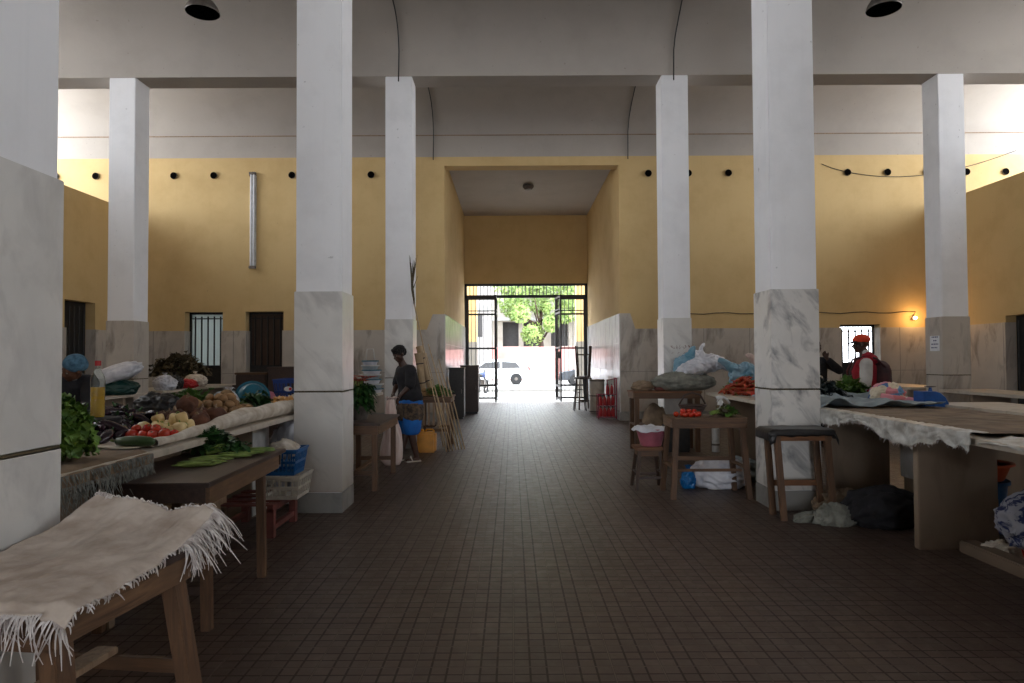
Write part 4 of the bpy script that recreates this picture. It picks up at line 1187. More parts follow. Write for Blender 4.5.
# clutter along the far wall
for k, (x, y, z, W_, H_, c, lab) in enumerate(((-5.1, 13.6, 0, .6, 1.25, 'wood_dark', 'tall dark wooden box standing before the low dark chest'), (-5.5, 15.2, 0, 1.2, .95, 'dark', 'low dark chest against the wall under the brown shuttered door'), (-4.35, 13.4, 0, .7, 1.36, 'wood_dark', 'dark wooden box next to the near left pillar, in the background'))):
    t = thing('storage_box', lab, 'box', (x, y, z)); MB().box(-W_ / 2, W_ / 2, -.25, .25, 0, H_ - .04, bev=.01).build('body', M[c], t)
    MB().box(-W_ / 2 - .02, W_ / 2 + .02, -.27, .27, H_ - .04, H_, bev=.008).build('lid', M['wood_dark'] if k else M['wood'], t)
bag('bag', 'small red bundle on the low dark chest under the brown shuttered door', 'bag', 'red_plastic', (-5.88, 15.15, .952), (.2, .14, .1), 48, .2, knot=False)
bag('bag', 'dark sack standing before the low dark chest at the back', 'bag', 'dark', (-5.9, 14.6, 0), (.25, .2, .5), 49, .15, knot=False)
bag('bag', 'teal bag on the counter end below the frosted door', 'bag', 'teal_plastic', (-3.28, 8.55, CT + .02), (.14, .12, .1), 50, .25)
bag('bag', 'pale grey green bag behind the leafy bunch on the left counter', 'bag', 'cloth_blue', (-3.25, 7.75, CT + .02), (.16, .14, .1), 51, .25, knot=False)
bag('bag', 'white bag behind the large potatoes on the left counter', 'bag', 'white_bag', (-3.1, 8.1, CT + .02), (.12, .12, .1), 52, .25)

# --- counter beyond the pillar, and the flower table
t3 = table('dark wooden table with a flower pot, beyond the near left pillar', 'table', -2.1, -1.5, 7.75, 9.1, .77, .06, .0, 'wood_dark', 'wood_z', apron=.1, low=.2, bars='H')
t = thing('flower_pot', 'leafy plant with orange flowers on the table by the near left pillar', 'plant', (-1.86, 8.3, .772))
MB().lathe([(0, 0), (.1, 0), (.13, .16), (.14, .17), (.12, .17), (.11, .12), (0, .12)], 24).build('pot', M['tin'], t, smooth=40)
b = MB(); rg = random.Random(6)
for k in range(260):
    a = rg.uniform(0, 6.28); r = rg.uniform(.03, .2); z = rg.uniform(.12, .42)
    b.leaf((math.cos(a) * r * .6, math.sin(a) * r * .6, z), (math.cos(a), math.sin(a), rg.uniform(-.2, .9)), .12, .05, .6, .3, k, 4)
b.build('leaves', M['leaf_dark'], t, smooth=True)
b = MB()
for k in range(16):
    a = rg.uniform(0, 6.28); r = rg.uniform(0, .17); b.tube([(0, 0, .16), (math.cos(a) * r, math.sin(a) * r, .47)], .003, 4)
b.build('stems', M['stalk'], t)
for k in range(16):
    a = k * 2.4; r = .05 + .17 * (k / 16); c = (math.cos(a) * r, math.sin(a) * r, .46 + rg.uniform(0, .06))
    b = MB()
    for j in range(8): b.leaf(c, (math.cos(j * .785), math.sin(j * .785), .4), .06, .04, .2, .1, j, 3)
    b.build('flower', M['carrot'], t)
# stack of strappy baskets on the counter beyond
for k in range(7):
    z = CT + k * .075
    t = thing('woven_basket', 'pale green strap basket in the wobbly stack behind the flower pot', 'basket', (-2.30 + .015 * math.sin(k * 2), 11.12, z), R(17 * k), 'stack of strap baskets')
    r0 = .2 - k * .012
    b = MB(); b.lathe([(0, 0), (r0 * .8, 0), (r0, .07), (r0 - .012, .07), (r0 * .78, .012), (0, .012)], 22); b.build('woven_body', M['cloth_blue' if k % 2 else 'white_bag'], t, smooth=40)
    b = MB(); b.lathe([(r0, .058), (r0 + .012, .058), (r0 + .012, .074), (r0, .074), (r0, .058)], 22); b.build('rim', M['white_plastic'] if k % 2 else M['teal_plastic'], t)
    if k == 6:
        b = MB()
        for s in (-.09, .09): b.tube([(s, -.07, .07), (s, -.05, .26), (s, .05, .26), (s, .07, .07)], .009, 6)
        b.build('handle', M['white_plastic'], t, smooth=True)
for k, (x, y, r, h_, m_, lab) in enumerate(((-2.33, 10.3, .13, .24, 'wood', 'round brown clay pot on the counter behind the flowers'), (-2.4, 9.9, .11, .28, 'wood_dark', 'taller dark clay pot on the counter behind the flowers'), (-2.28, 9.5, .07, .16, 'dirty_white', 'small pale jar on the counter behind the flowers'))):
    t = thing('clay_pot', lab, 'pot', (x, y, CT)); MB().lathe([(0, 0), (r * .6, 0), (r, h_ * .45), (r * .7, h_ * .8), (r * .75, h_), (r * .62, h_), (r * .6, h_ * .8), (r * .85, h_ * .45), (0, .03)], 24).build('body', M[m_], t, smooth=50)
    MB().lathe([(r * .66, h_ - .012), (r * .82, h_ - .012), (r * .82, h_ + .008), (r * .66, h_ + .008)], 24).build('rim', M[m_], t, smooth=50)

# --- far small table with greens, brooms and canes
t4 = table('rough wooden table beyond the woman in black, with brooms leaning on it', 'table', -1.6, -1.0, 11.3, 12.1, .87, .05, .01, 'wood', 'wood_z', apron=.07, low=.32, bars='H')
b = MB()
for k in range(7): b.box(-.26 + k * .08, -.225 + k * .08, -.37, -.36, .4, .78)
o = b.build('slatted_front', M['wood_pale'], t4); o['label'] = 'pale slatted front board'
bunch('leafy_greens', 'green leaves with brown roots on the far table by the brooms', 'greens', (-1.25, 11.55, .872), .2, .14, 150, 'leaf', seed=17, L=.12, W=.06)
heap('potato', -1.42, 11.5, .872, .16, .12, .085, 2, 'brown root on the far table by the brooms', 'roots on the far table', 55, 1.0)
t = thing('jerrycan', 'yellow plastic jerrycan under the far table by the brooms', 'container', (-1.38, 11.05, 0))
b = MB(); b.box(-.15, .15, -.11, .11, 0, .33, bev=.03); b.build('body', M['yellow_plastic'], t, smooth=40)
MB().lathe([(0, .33), (.03, .33), (.03, .37), (0, .375)], 16, c=(-.08, 0, 0)).build('cap', M['yellow_plastic'], t, smooth=40)
MB().tube([(-.03, 0, .33), (0, 0, .365), (.09, 0, .365), (.12, 0, .33)], .014, 8).build('handle', M['yellow_plastic'], t, smooth=True)
# rolled mats
for k, (x0, y0, x1, z0, z1, lab) in enumerate(((-1.37, 11.72, -1.585, 1.13, 1.72, 'taller rolled straw mat leaning on the far pillar'), (-1.50, 11.60, -1.59, 1.05, 1.60, 'shorter rolled straw mat leaning on the far pillar'))):
    t = thing('rolled_mat', lab, 'mat', (x0, y0, .87)); a = Vector((0, 0, .004)); c = Vector((x1 - x0, -.36 if False else -.0, z1 - .87))
    c = Vector((x1 - x0, .0, z1 - .87))
    b = MB(); b.tube([a, a.lerp(c, .5), c], [.05, .055, .07], 16); b.build('straw', M['cane'], t, smooth=60)
    b = MB(); 
    for s in (.3, .75): p = a.lerp(c, s); b.tube([p - (c - a).normalized() * .01, p + (c - a).normalized() * .01], .068, 16)
    b.build('binding', M['wood_dark'], t)
# long palm broom leaning on the pillar
t = thing('palm_broom', 'very long cane broom with a dark frond tip leaning on the far left pillar', 'broom', (-.98, 12.3, 0))
p0 = Vector((0, 0, .0)); p1 = Vector((-.66, .0, 2.48)) ; d = (p1 - p0)
p0 = Vector((-.2, -.55, 0.0)); p1 = Vector((-.655, -.82, 2.43))
t.location = (-.98, 12.24, 0)
MB().tube([p0, p0.lerp(p1, .5) + Vector((.012, 0, 0)), p1], [.013, .012, .010], 8).build('cane', M['cane'], t, smooth=True)
b = MB()
for k in range(26):
    rg2 = random.Random(k); q = p1 + Vector((0, 0, -.02 + k * .004)); top = Vector((-.02 + rg2.gauss(0, .035), rg2.gauss(0, .02), .45 + rg2.uniform(.0, .33)))
    b.tube([q, q + Vector((-.035 + rg2.gauss(0, .008), 0, .25)), q + top], [.012, .010, .002], 5)
b.build('frond_tip', M['leaf_dry'], t)
rg = random.Random(8)
for k in range(7):
    x0 = -1.28 + .045 * k; yb = 11.05 + .05 * k + rg.uniform(-.05, .05)
    t = thing('cane', 'pale cane leaning against the far table' , 'cane', (x0 + .22, yb, 0), 0, 'canes by the far table')
    L_ = [1.2, 1.6, 1.1, 1.75, 1.35, 1.5, 1.2][k]; tp = Vector((-.06 - L_ * .22 + rg.uniform(-.04, .04), .12, L_))
    MB().tube([(0, 0, 0.005), tp * .5 + Vector((.01, 0, 0)), tp], [.011, .010, .008], 8).build('shaft', M['cane'], t, smooth=True)

# cabinets in the mouth of the tunnel
def cabinet(label, x0, x1, y0, y1, h, m_):
    t = thing('cabinet', label, 'cabinet', ((x0 + x1) / 2, (y0 + y1) / 2, 0)); W_ = (x1 - x0) / 2; D2 = (y1 - y0) / 2
    MB().box(-W_, W_, -D2, D2, .05, h - .03, bev=.006).build('body', M[m_], t)
    MB().box(-W_ - .015, W_ + .015, -D2 - .015, D2 + .015, h - .03, h, bev=.005).build('top_board', M[m_], t)
    MB().box(-W_ + .03, W_ - .03, -D2 + .03, D2 - .03, 0, .05).build('plinth', M['iron'], t)
    MB().box(-W_ + .02, W_ - .02, -D2 - .012, -D2, .08, h - .06, bev=.003).build('door', M[m_], t)
    MB().tube([(W_ - .06, -D2 - .02, h * .5), (W_ - .06, -D2 - .02, h * .5 + .1)], .008, 8).build('handle', M['tin'], t)
cabinet('tall dark brown cabinet on the left just inside the tunnel', -1.42, -.93, 18.7, 19.3, 1.32, 'wood_dark')
cabinet('dark grey cabinet at the mouth of the tunnel, left side', -1.57, -1.2, 17.0, 17.5, 1.28, 'iron')
# ================================================================== right side of the aisle
R1 = counter('long marble counter right of the aisle, covered with cloths and plastic', 3.04, 4.40, 2.9, 10.75, CT,
        [(3.15, 3.77, 5.33, .07), (3.15, 3.77, 6.85, .07), (3.15, 3.77, 9.96, .07)])
counter('slightly higher bare marble counter behind the right one', 4.44, 5.25, 2.9, 7.38, 1.005, [(4.55, 5.1, 3.6, .07), (4.55, 5.1, 6.6, .07)])
counter('marble counter along the right wall before the notice pillar', 7.04, 7.9, 8.6, 11.3, CT, [(7.2, 7.8, 9.1, .07), (7.2, 7.8, 10.7, .07)])
counter('far marble counter along the right wall beyond the notice pillar', 7.04, 7.9, 12.1, 15.2, CT, [(7.2, 7.8, 12.4, .07), (7.2, 7.8, 14.7, .07)])
# white board leaning between the supports
t = thing('marble_board', 'bluish white stone board leaning under the right counter', 'board', (3.86, 6.1, 0))
b = MB(); b.add([(.0, -.55, .32), (.0, .70, .32), (.0, .70, .9), (.0, -.55, .9)], [(0, 1, 2, 3)]); b.build('board', M['marble_gloss'], t, solid=.03)
MB().box(.02, .1, -.5, .7, .0, .33).build('plinth', M['marble_leg'], t)

# cloths on the counter
def g1(u, v):
    y = 4.55 + u * 2.55; x = 3.0 + v * 1.35
    z = CT + .010 + .012 * (1 + fnoise(x * 4, y * 4))
    if v < .12:
        k = (.12 - v) / .12; x = 3.03 - .02 + .015 * math.sin(y * 14) * k + .01; z = CT + .016 - k * (.09 + .05 * (1 + fnoise(y * 3, 2)) - .05 * u)
    return (x, y, z)
sheet('sackcloth', 'brown sackcloth spread over the near half of the right counter', 'cloth', lambda u, v: (lambda p: (max(p[0], 3.06), p[1], CT + .03 + .01 * fnoise(p[0] * 4, p[1] * 4)))(g1(u, max(v, .13))), 'cloth_brown', 60, 40, .005)
def g2(u, v):
    y = 4.5 + u * 2.4; k = v
    z = CT + .042 - (max(0, k - .25) / .75) * (.15 + .05 * math.sin(y * 5) + .03 * fnoise(y * 8, 3) - .06 * u)
    x = 3.13 - min(k, .25) * .5 - .012 * math.sin(y * 22 + 3 * k) * k - .015 * fnoise(y * 12, k * 4)
    return (x, y, z + .008 * fnoise(y * 20, k * 8))
sheet('plastic_sheet', 'crinkled cloudy plastic sheet hanging over the edge of the right counter', 'plastic sheet', g2, 'clear_sheet', 130, 26, .003,
      [(lambda s: g2(s, 1), 120, .03, (-.1, 0, -.5), .3)])
def g2b(u, v):
    y = 2.95 + u * 1.5; k = v
    z = CT + .02 - (max(0, k - .4) / .6) * (.05 + .02 * math.sin(y * 7)); x = 3.4 - k * .42 if k < .9 else 3.02
    return (x, y, z + .01 * fnoise(y * 10, k * 8))
sheet('plastic_sheet', 'dirty clear plastic wrap on the nearest end of the right counter', 'plastic sheet', g2b, 'clear_sheet', 60, 30, .003)
def g3(u, v):
    y = 6.75 + u * 1.9; x = 3.02 + v * 1.25
    z = CT + .07 + .13 * max(0, fnoise(x * 3, y * 2.2, 1, 4)) + .02 * fnoise(x * 12, y * 9) + .022 * math.sin(x * 13 + y * 7)
    return (x + .03 * fnoise(y * 3, 1), y, z)
sheet('folded_cloth', 'faded blue grey cloth bunched on the right counter below the greens', 'cloth', g3, 'cloth_blue', 70, 60, .006)
bunch('leafy_greens', 'dark blue green leaves on the right counter beside the near pillar', 'greens', (3.55, 8.1, CT + .03), .32, .24, 380, 'leaf_blue', seed=21, L=.14, W=.09, ruffle=.4)
bunch('leafy_greens', 'flat dark leaves at the pillar edge of the right counter', 'greens', (3.25, 7.75, CT + .03), .2, .12, 200, 'leaf_blue', seed=22, L=.12, W=.08, ruffle=.4)
bunch('leafy_greens', 'light green leaves before the person in the orange cap', 'greens', (4.1, 8.35, CT + .03), .24, .22, 260, 'leaf', seed=23, L=.14, W=.08, ruffle=.4)
# patchwork bundle
pm, nt, bs = new_mat('pink and blue patterned cloth')
v_ = coords(nt, (1, 1, 1)); vo = N(nt, 'ShaderNodeTexVoronoi'); vo.inputs['Scale'].default_value = 9; nt.links.new(v_, vo.inputs['Vector'])
rp = N(nt, 'ShaderNodeValToRGB'); e = rp.color_ramp; e.interpolation = 'CONSTANT'
for p_, c_ in ((0, (226, 150, 160)), (.3, (120, 160, 200)), (.5, (226, 214, 190)), (.72, (220, 130, 130)), (.85, (90, 120, 170))):
    el = e.elements[0] if p_ == 0 else e.elements.new(p_)
    el.position = p_; el.color = srgb(*c_)
sx_ = N(nt, 'ShaderNodeSeparateColor'); nt.links.new(vo.outputs['Color'], sx_.inputs[0]); nt.links.new(sx_.outputs[0], rp.inputs[0]); nt.links.new(rp.outputs[0], bs.inputs['Base Color']); bs.inputs['Roughness'].default_value = .9
M['patch'] = pm
bag('cloth_bundle', 'bundle of pink and pale blue patterned cloth on the right counter', 'bundle', 'patch', (4.16, 7.6, CT + .04), (.17, .16, .12), 61, .3, knot=False)
t = thing('cloth_roll', 'loose pink tail of cloth beside the patterned bundle', 'cloth', (4.12, 7.32, CT + .05)); MB().tube([(-.12, .1, .05), (0, 0, .04), (.1, -.06, .03), (.2, -.1, .02)], [.05, .04, .035, .02], 12).build('cloth', M['patch'], t, smooth=True)
# blue plastic scale
t = thing('weighing_scale', 'blue shop scale with a curved side on the right counter', 'scale', (4.35, 7.12, 1.006 - .03))
t.scale = (.72, .8, .8)
pts = [(-.17, 0), (.19, 0), (.185, .06), (.14, .13), (.07, .185), (0, .205), (-.17, .205)]
b = MB(); n_ = len(pts); b.add([(x, -.12, z) for x, z in pts] + [(x, .12, z) for x, z in pts], [tuple(range(n_)), tuple(range(n_, 2 * n_))[::-1]] + [(k, n_ + k, n_ + (k + 1) % n_, (k + 1) % n_) for k in range(n_)])
o = b.build('housing', M['blue_box'], t); md = o.modifiers.new('b', 'BEVEL'); md.width = .008
MB().lathe([(0, .2), (.03, .2), (.02, .235), (.02, .25), (0, .25)], 16).build('stem', M['blue_box'], t, smooth=40)
MB().lathe([(0, .25), (.07, .258), (.075, .268), (.065, .264), (0, .256)], 24).build('weighing_pan', M['tin'], t, smooth=40)
MB().tube([(-.34, -.2, .004), (-.28, -.22, .006), (-.2, -.14, .02)], .009, 8).build('cord', M['blue_box'], t, smooth=True)

# heaps on the far end of the counter
heap('carrot', 3.42, 10.1, CT + .02, .30, .5, .075, 5, 'orange red carrot in the heap at the far end of the right counter', 'carrots on the right counter', 71, 1.1, lift=.045)
heap('tomato', 3.3, 9.2, CT + .02, .12, .16, .075, 2, 'red tomato on the right counter beside the carrots, by the pillar', 'tomatoes on the right counter', 72, 1.0, lift=.04)
heap('potato', 3.3, 10.35, CT + .02, .12, .14, .07, 1, 'small pale potato before the carrots at the counter end', 'pale potatoes by the carrots', 73, .8)
def heap_cloth(name, label, cat, m_, loc, prims, seed, amp=.03, voxel=.012):
    t = thing(name, label, cat, loc)
    def df(v):
        q = v * 7 + Vector((seed, seed * 2, 0))
        n1 = .4 - abs(noise.noise(q)); n2 = .3 - abs(noise.noise(q * 2.3)); 
        return v + Vector((noise.noise(q + Vector((5, 0, 0))), noise.noise(q + Vector((0, 5, 0))), noise.noise(q + Vector((0, 0, 5))))).normalized() * 0 + Vector(v).normalized() * (n1 * amp * 1.6 + n2 * amp)
    return carve('body', M[m_], t, prims, voxel, 1, df)
heap_cloth('plastic_bag', 'white crumpled plastic bag with a pointed top, piled highest behind the carrots', 'bag', 'white_bag', (3.1, 11.1, 1.36),
   [('e', (-.12, 0, -.02), (.3, .2, .12), (0, R(-14), 0)), ('e', (.12, 0, .05), (.22, .18, .13)), ('c', (.0, 0, .06), .1, (-.06, 0, .24), .05), ('c', (-.06, 0, .24), .05, (.02, .02, .33), .025), ('c', (-.2, -.05, -.02), .08, (-.4, -.05, -.1), .03), ('c', (.2, -.05, .05), .06, (.4, -.1, -.08), .025)], 3, .05)
heap_cloth('plastic_bag', 'pale blue plastic bag peeking out left of the white bag with a pointed top', 'bag', 'blue_bag', (2.84, 11.22, 1.36),
   [('e', (0, 0, 0), (.17, .12, .16)), ('c', (.05, 0, .08), .1, (.12, .02, .26), .05), ('c', (-.05, 0, -.02), .08, (-.16, 0, -.12), .04)], 7, .05)
heap_cloth('plastic_bag', 'teal blue plastic bag stretched behind the carrots toward the pillar', 'bag', 'blue_bag', (3.72, 10.72, 1.2),
   [('e', (0, 0, 0), (.3, .16, .2)), ('c', (-.2, 0, .1), .08, (-.42, 0, .24), .045), ('c', (.1, 0, .12), .09, (.34, 0, .3), .05), ('e', (0, 0, -.12), (.3, .2, .14))], 9, .05)
heap_cloth('plastic_bag', 'pinkish white plastic bag beside the pillar behind the carrots', 'bag', 'sack_pink' if 'sack_pink' in M else 'white_bag', (3.9, 10.1, 1.17),
   [('e', (0, 0, 0), (.28, .2, .2)), ('c', (-.1, 0, .1), .1, (-.38, 0, .34), .04), ('e', (.1, 0, -.08), (.25, .2, .16))], 12, .05)
heap_cloth('plastic_bag', 'cream crumpled bag between the pinkish bag and the pillar', 'bag', 'sack', (4.0, 9.3, 1.13),
   [('e', (0, 0, 0), (.2, .2, .16)), ('e', (-.1, -.05, -.05), (.2, .18, .13)), ('c', (0, 0, .1), .07, (-.16, 0, .22), .04)], 15, .05)

# far table by the pillar
t5 = table('long reddish wooden table before the far pillar right of the tunnel', 'table', 1.92, 3.02, 10.86, 11.44, .965, .07, .0, 'wood_orange', 'wood_z', apron=.09, low=.42, bars='sides', over=.02)
MB().box(-.52, -.35, -.2, .25, .42, .44).build('shelf', M['wood'], t5)
bag('sack', 'large grey green sack lying on the reddish table', 'sack', 'grey_sack', (2.78, 11.12, .967), (.5, .27, .17), 91, .16, knot=False, flat=.8)
bag('bag', 'tan cloth bundle on the left end of the reddish table', 'bundle', 'cloth_brown', (2.12, 11.15, .967), (.17, .14, .09), 93, .25, knot=False)
bag('bag', 'dark red bundle between the tan bundle and the grey sack', 'bundle', 'wine', (2.4, 11.1, .967), (.1, .1, .05), 94, .2, knot=False)
bag('sack', 'tan sack on the floor under the reddish table', 'sack', 'cloth_brown', (2.35, 11.25, 0), (.22, .2, .42), 95, .15, knot=False)
t = thing('storage_box', 'dark box on the floor under the reddish table', 'box', (2.62, 11.05, 0)); MB().box(-.2, .2, -.16, .16, 0, .4, bev=.01).build('body', M['iron'], t); MB().box(-.21, .21, -.17, .17, .4, .43, bev=.005).build('lid', M['iron'], t)
# rolled white pipe
t = thing('white_roll', 'white roll of plastic standing beside the counter end', 'roll', (3.24, 10.83 + .1, 0)); MB().lathe([(0, 0), (.06, 0), (.062, .36), (.05, .37), (0, .36)], 18).build('roll', M['white_plastic'], t, smooth=40)
MB().lathe([(.0605, .1), (.066, .1), (.066, .13), (.0605, .13)], 18).build('band', M['tin'], t)

# nearer table with vegetables
t6 = table('wooden table with small vegetables in front of the right counter', 'table', 1.70, 2.50, 7.26, 7.76, .86, .055, .06, 'wood', 'wood_z', apron=.085, low=.33, bars='sides', over=.015)
MB().bar((-.34, -.2, .30), (.34, -.2, .30), .03, .02).build('stretcher', M['wood'], t6)
heap('tomato', 1.90, 7.42, .862, .13, .07, .06, 2, 'small red tomato on the wooden table by the dark basket', 'tomatoes on the wooden table', 101, .85, lift=.032)
t = thing('wicker_basket', 'dark wicker basket behind the small tomatoes', 'basket', (2.0, 7.6, .862))
b = MB()
for k in range(6): b.tube([(math.cos(a * PI / 10) * (.09 + .012 * k), math.sin(a * PI / 10) * (.07 + .008 * k), .012 + k * .02) for a in range(21)], .009, 6, cap=False)
for a in range(14): b.tube([(math.cos(a * PI / 7) * .09, math.sin(a * PI / 7) * .07, .004), (math.cos(a * PI / 7) * .155, math.sin(a * PI / 7) * .112, .12)], .005, 5)
b.build('woven_wall', M['wood_dark'], t, smooth=True)
MB().tube([(-.15, 0, .11), (-.09, 0, .22), (0, 0, .25), (.09, 0, .22), (.15, 0, .11)], .01, 8).build('handle', M['wood_dark'], t, smooth=True)
MB().lathe([(0, 0), (.09, 0), (.09, .012), (0, .012)], 16).build('base', M['wood_dark'], t)
bunch('leafy_greens', 'grey green herb bunch on the wooden table before the white bottle', 'greens', (2.16, 7.4, .862), .09, .06, 90, 'leaf_dry', seed=31, L=.09, W=.04, lie=.16)
bunch('leafy_greens', 'bright green cabbage leaves at the right of the herb bunch', 'greens', (2.34, 7.4, .862), .09, .08, 90, 'leaf', seed=32, L=.08, W=.06)
t = thing('spray_bottle', 'white plastic spray bottle on the wooden table', 'bottle', (2.32, 7.62, .862))
MB().lathe([(0, 0), (.036, 0), (.04, .01), (.04, .1), (.03, .14), (.014, .165), (.014, .18), (0, .18)], 20).build('body', M['white_plastic'], t, smooth=50)
b = MB(); b.box(-.05, .03, -.014, .014, .18, .21, bev=.004); b.bar((-.02, 0, .185), (-.045, 0, .14), .01, .012); b.build('trigger_head', M['white_plastic'], t)
MB().tube([(.03, 0, .2), (.07, 0, .17), (.1, 0, .13)], .012, 8).build('handle', M['white_plastic'], t, smooth=True)
# sack and blue bag below
bag('sack', 'white stuffed sack on the floor under the wooden table', 'sack', 'white_bag', (2.4, 7.95, 0), (.33, .22, .19), 111, .22, knot=False)
bag('plastic_bag', 'bright blue plastic bag at the left end of the white sack', 'bag', 'strong_blue', (2.02, 7.9, 0), (.085, .09, .12), 112, .3)
bag('sack', 'grey sack behind the white one below the wooden table', 'sack', 'cloth_blue', (2.72, 8.35, 0), (.28, .2, .16), 113, .22, knot=False)

# stool with pink basin
t = thing('stool', 'small dark wooden stool under the pink basin', 'stool', (1.56, 7.92, 0))
MB().box(-.16, .16, -.16, .16, .45, .485, bev=.006).build('seat', M['wood_orange'], t)
MB().box(-.13, .13, -.13, .13, .38, .45).build('apron', M['wood'], t)
for sx in (-1, 1):
    for sy in (-1, 1): MB().bar((sx * .16, sy * .16, 0), (sx * .11, sy * .11, .45), .036, .036).build('leg', M['wood_dark_z'], t)
for s in (-1, 1): MB().bar((-.14, s * .14, .14), (.14, s * .14, .14), .028, .02).build('stretcher', M['wood_dark'], t); MB().bar((s * .14, -.14, .19), (s * .14, .14, .19), .028, .02, (0, 0, 1)).build('stretcher', M['wood_dark'], t)
basin('basin', 'pink plastic basin on the small dark stool', 'basin', 'pink_plastic', 1.6, 7.92, .487, .12, .17, .19)
def gb(u, v):
    a = u * 2 * PI; r = .215 * v + .02 * fnoise(math.cos(a) * 2, math.sin(a) * 2) * v
    return (1.6 + r * math.cos(a), 7.92 + r * math.sin(a), .70 + .03 * fnoise(math.cos(a) * 3 * v, math.sin(a) * 3 * v, 1, 5) - max(0, v - .85) * .25)
sheet('white_cloth', 'crumpled white cloth covering the pink basin', 'cloth', gb, 'white_bag', 64, 20, .004)

# narrow stand before the near right pillar
t7 = thing('stand', 'narrow wooden stand with a black plastic top before the streaked pillar', 'stand', (2.68, 6.42, 0))
for x in (-.23, .23):
    for y in (-.11, .13): MB().bar((x + .035, y * 1.1, 0), (x - .02, y, .82), .055, .045).build('leg', M['wood_z'], t7)
MB().box(-.32, .28, -.15, .17, .80, .825, bev=.003).build('tabletop', M['wood'], t7)
MB().box(-.26, .25, -.13, -.105, .73, .8).build('apron', M['wood_orange'], t7); MB().box(-.26, .25, .13, .155, .73, .8).build('apron', M['wood_orange'], t7)
MB().bar((-.22, .14, .3), (.24, .14, .3), .055, .022).build('stretcher', M['wood_orange'], t7)
def gt(u, v):
    x = 2.32 + u * .66; y = 6.22 + v * .40; z = .836 + .006 * fnoise(x * 9, y * 9)
    if u < .1: z -= (.1 - u) * 1.0; x = 2.35
    if u > .94: z -= (u - .94) * 1.5
    if v < .12: z -= (.12 - v) * (.5 if u > .12 else 1.0) * (1 + .3 * fnoise(x * 10, 2)); y = 6.262 - .006
    return (x, y, z)
sheet('plastic_cover', 'black plastic cover folded over the narrow stand', 'cover', gt, 'black', 50, 30, .005)

# things under the right counter
bag('sack', 'large black stuffed bag on the floor under the right counter', 'bag', 'dark', (3.30, 6.12, 0), (.31, .24, .19), 121, .3, knot=False)
def rag(label, x, y, rx, ry, h_, m_, seed, rz=0):
    b = MB(); b.blob((0, 0, h_ * .4), (rx, ry, h_), 5, .45, 2.4, seed, flat=h_ * .38, crease=True)
    for v in b.v: v.z = max(v.z, .003)
    return tag(b.build('rag', M[m_], smooth=True), label, 'rag', (x, y, 0), rz=rz)
rag('grey rag stretched on the floor behind the narrow stand', 2.86, 6.62 + .02, .20, .07, .09, 'cloth_blue', 5, R(30)) if False else None
rag('pale grey rag on the floor left of the black stuffed bag', 2.9, 6.16, .17, .11, .12, 'grey_sack', 7)
rag('grey brown rag heaped behind the black stuffed bag', 3.2, 6.58, .28, .14, .16, 'cloth_brown', 8)
rag('long dirty white rag lying by the legs of the narrow stand', 2.72, 6.3, .17, .06, .06, 'grey_sack', 9, R(25))
basin('basin', 'orange plastic basin under the nearest end of the right counter', 'basin', 'orange_plastic', 4.12, 6.05, .42, .18, .23, .14)
t = thing('tub', 'blue plastic tub under the orange basin', 'tub', (4.12, 6.05, 0)); MB().lathe([(0, 0), (.17, 0), (.2, .41), (.215, .418), (.19, .418), (.16, .02), (0, .015)], 28).build('wall', M['blue_plastic'], t, smooth=50); MB().lathe([(.2, .39), (.222, .39), (.222, .418), (.2, .418)], 28).build('rim', M['blue_plastic'], t, smooth=50)
pm2, nt, bs = new_mat('navy patterned cloth'); v_ = coords(nt, (1, 1, 1)); f_ = noise_out(nt, v_, 12, 3, .6, .6)
nt.links.new(mixc(nt, ramp(nt, f_, .48, .54), srgb(140, 140, 148), srgb(30, 40, 80)), bs.inputs['Base Color']); bs.inputs['Roughness'].default_value = .9; M['navy_pattern'] = pm2
t = thing('plastic_crate', 'red crate on the floor at the right edge', 'crate', (0, 0, 0)); 
COL.objects.unlink(t); bpy.data.objects.remove(t)
crate('plastic_crate', 'red crate on the floor at the right edge under a patterned bundle', 'red_plastic', 3.79, 4.74, .002, .42, .24, .16, slots=4)
bag('cloth_bundle', 'navy and white patterned cloth bundle on the red crate', 'bundle', 'navy_pattern', (3.76, 4.74, .165), (.36, .27, .24), 131, .25, knot=False)
rag('cream rag on the floor beside the red crate', 3.62, 5.12, .14, .1, .08, 'sack', 10)

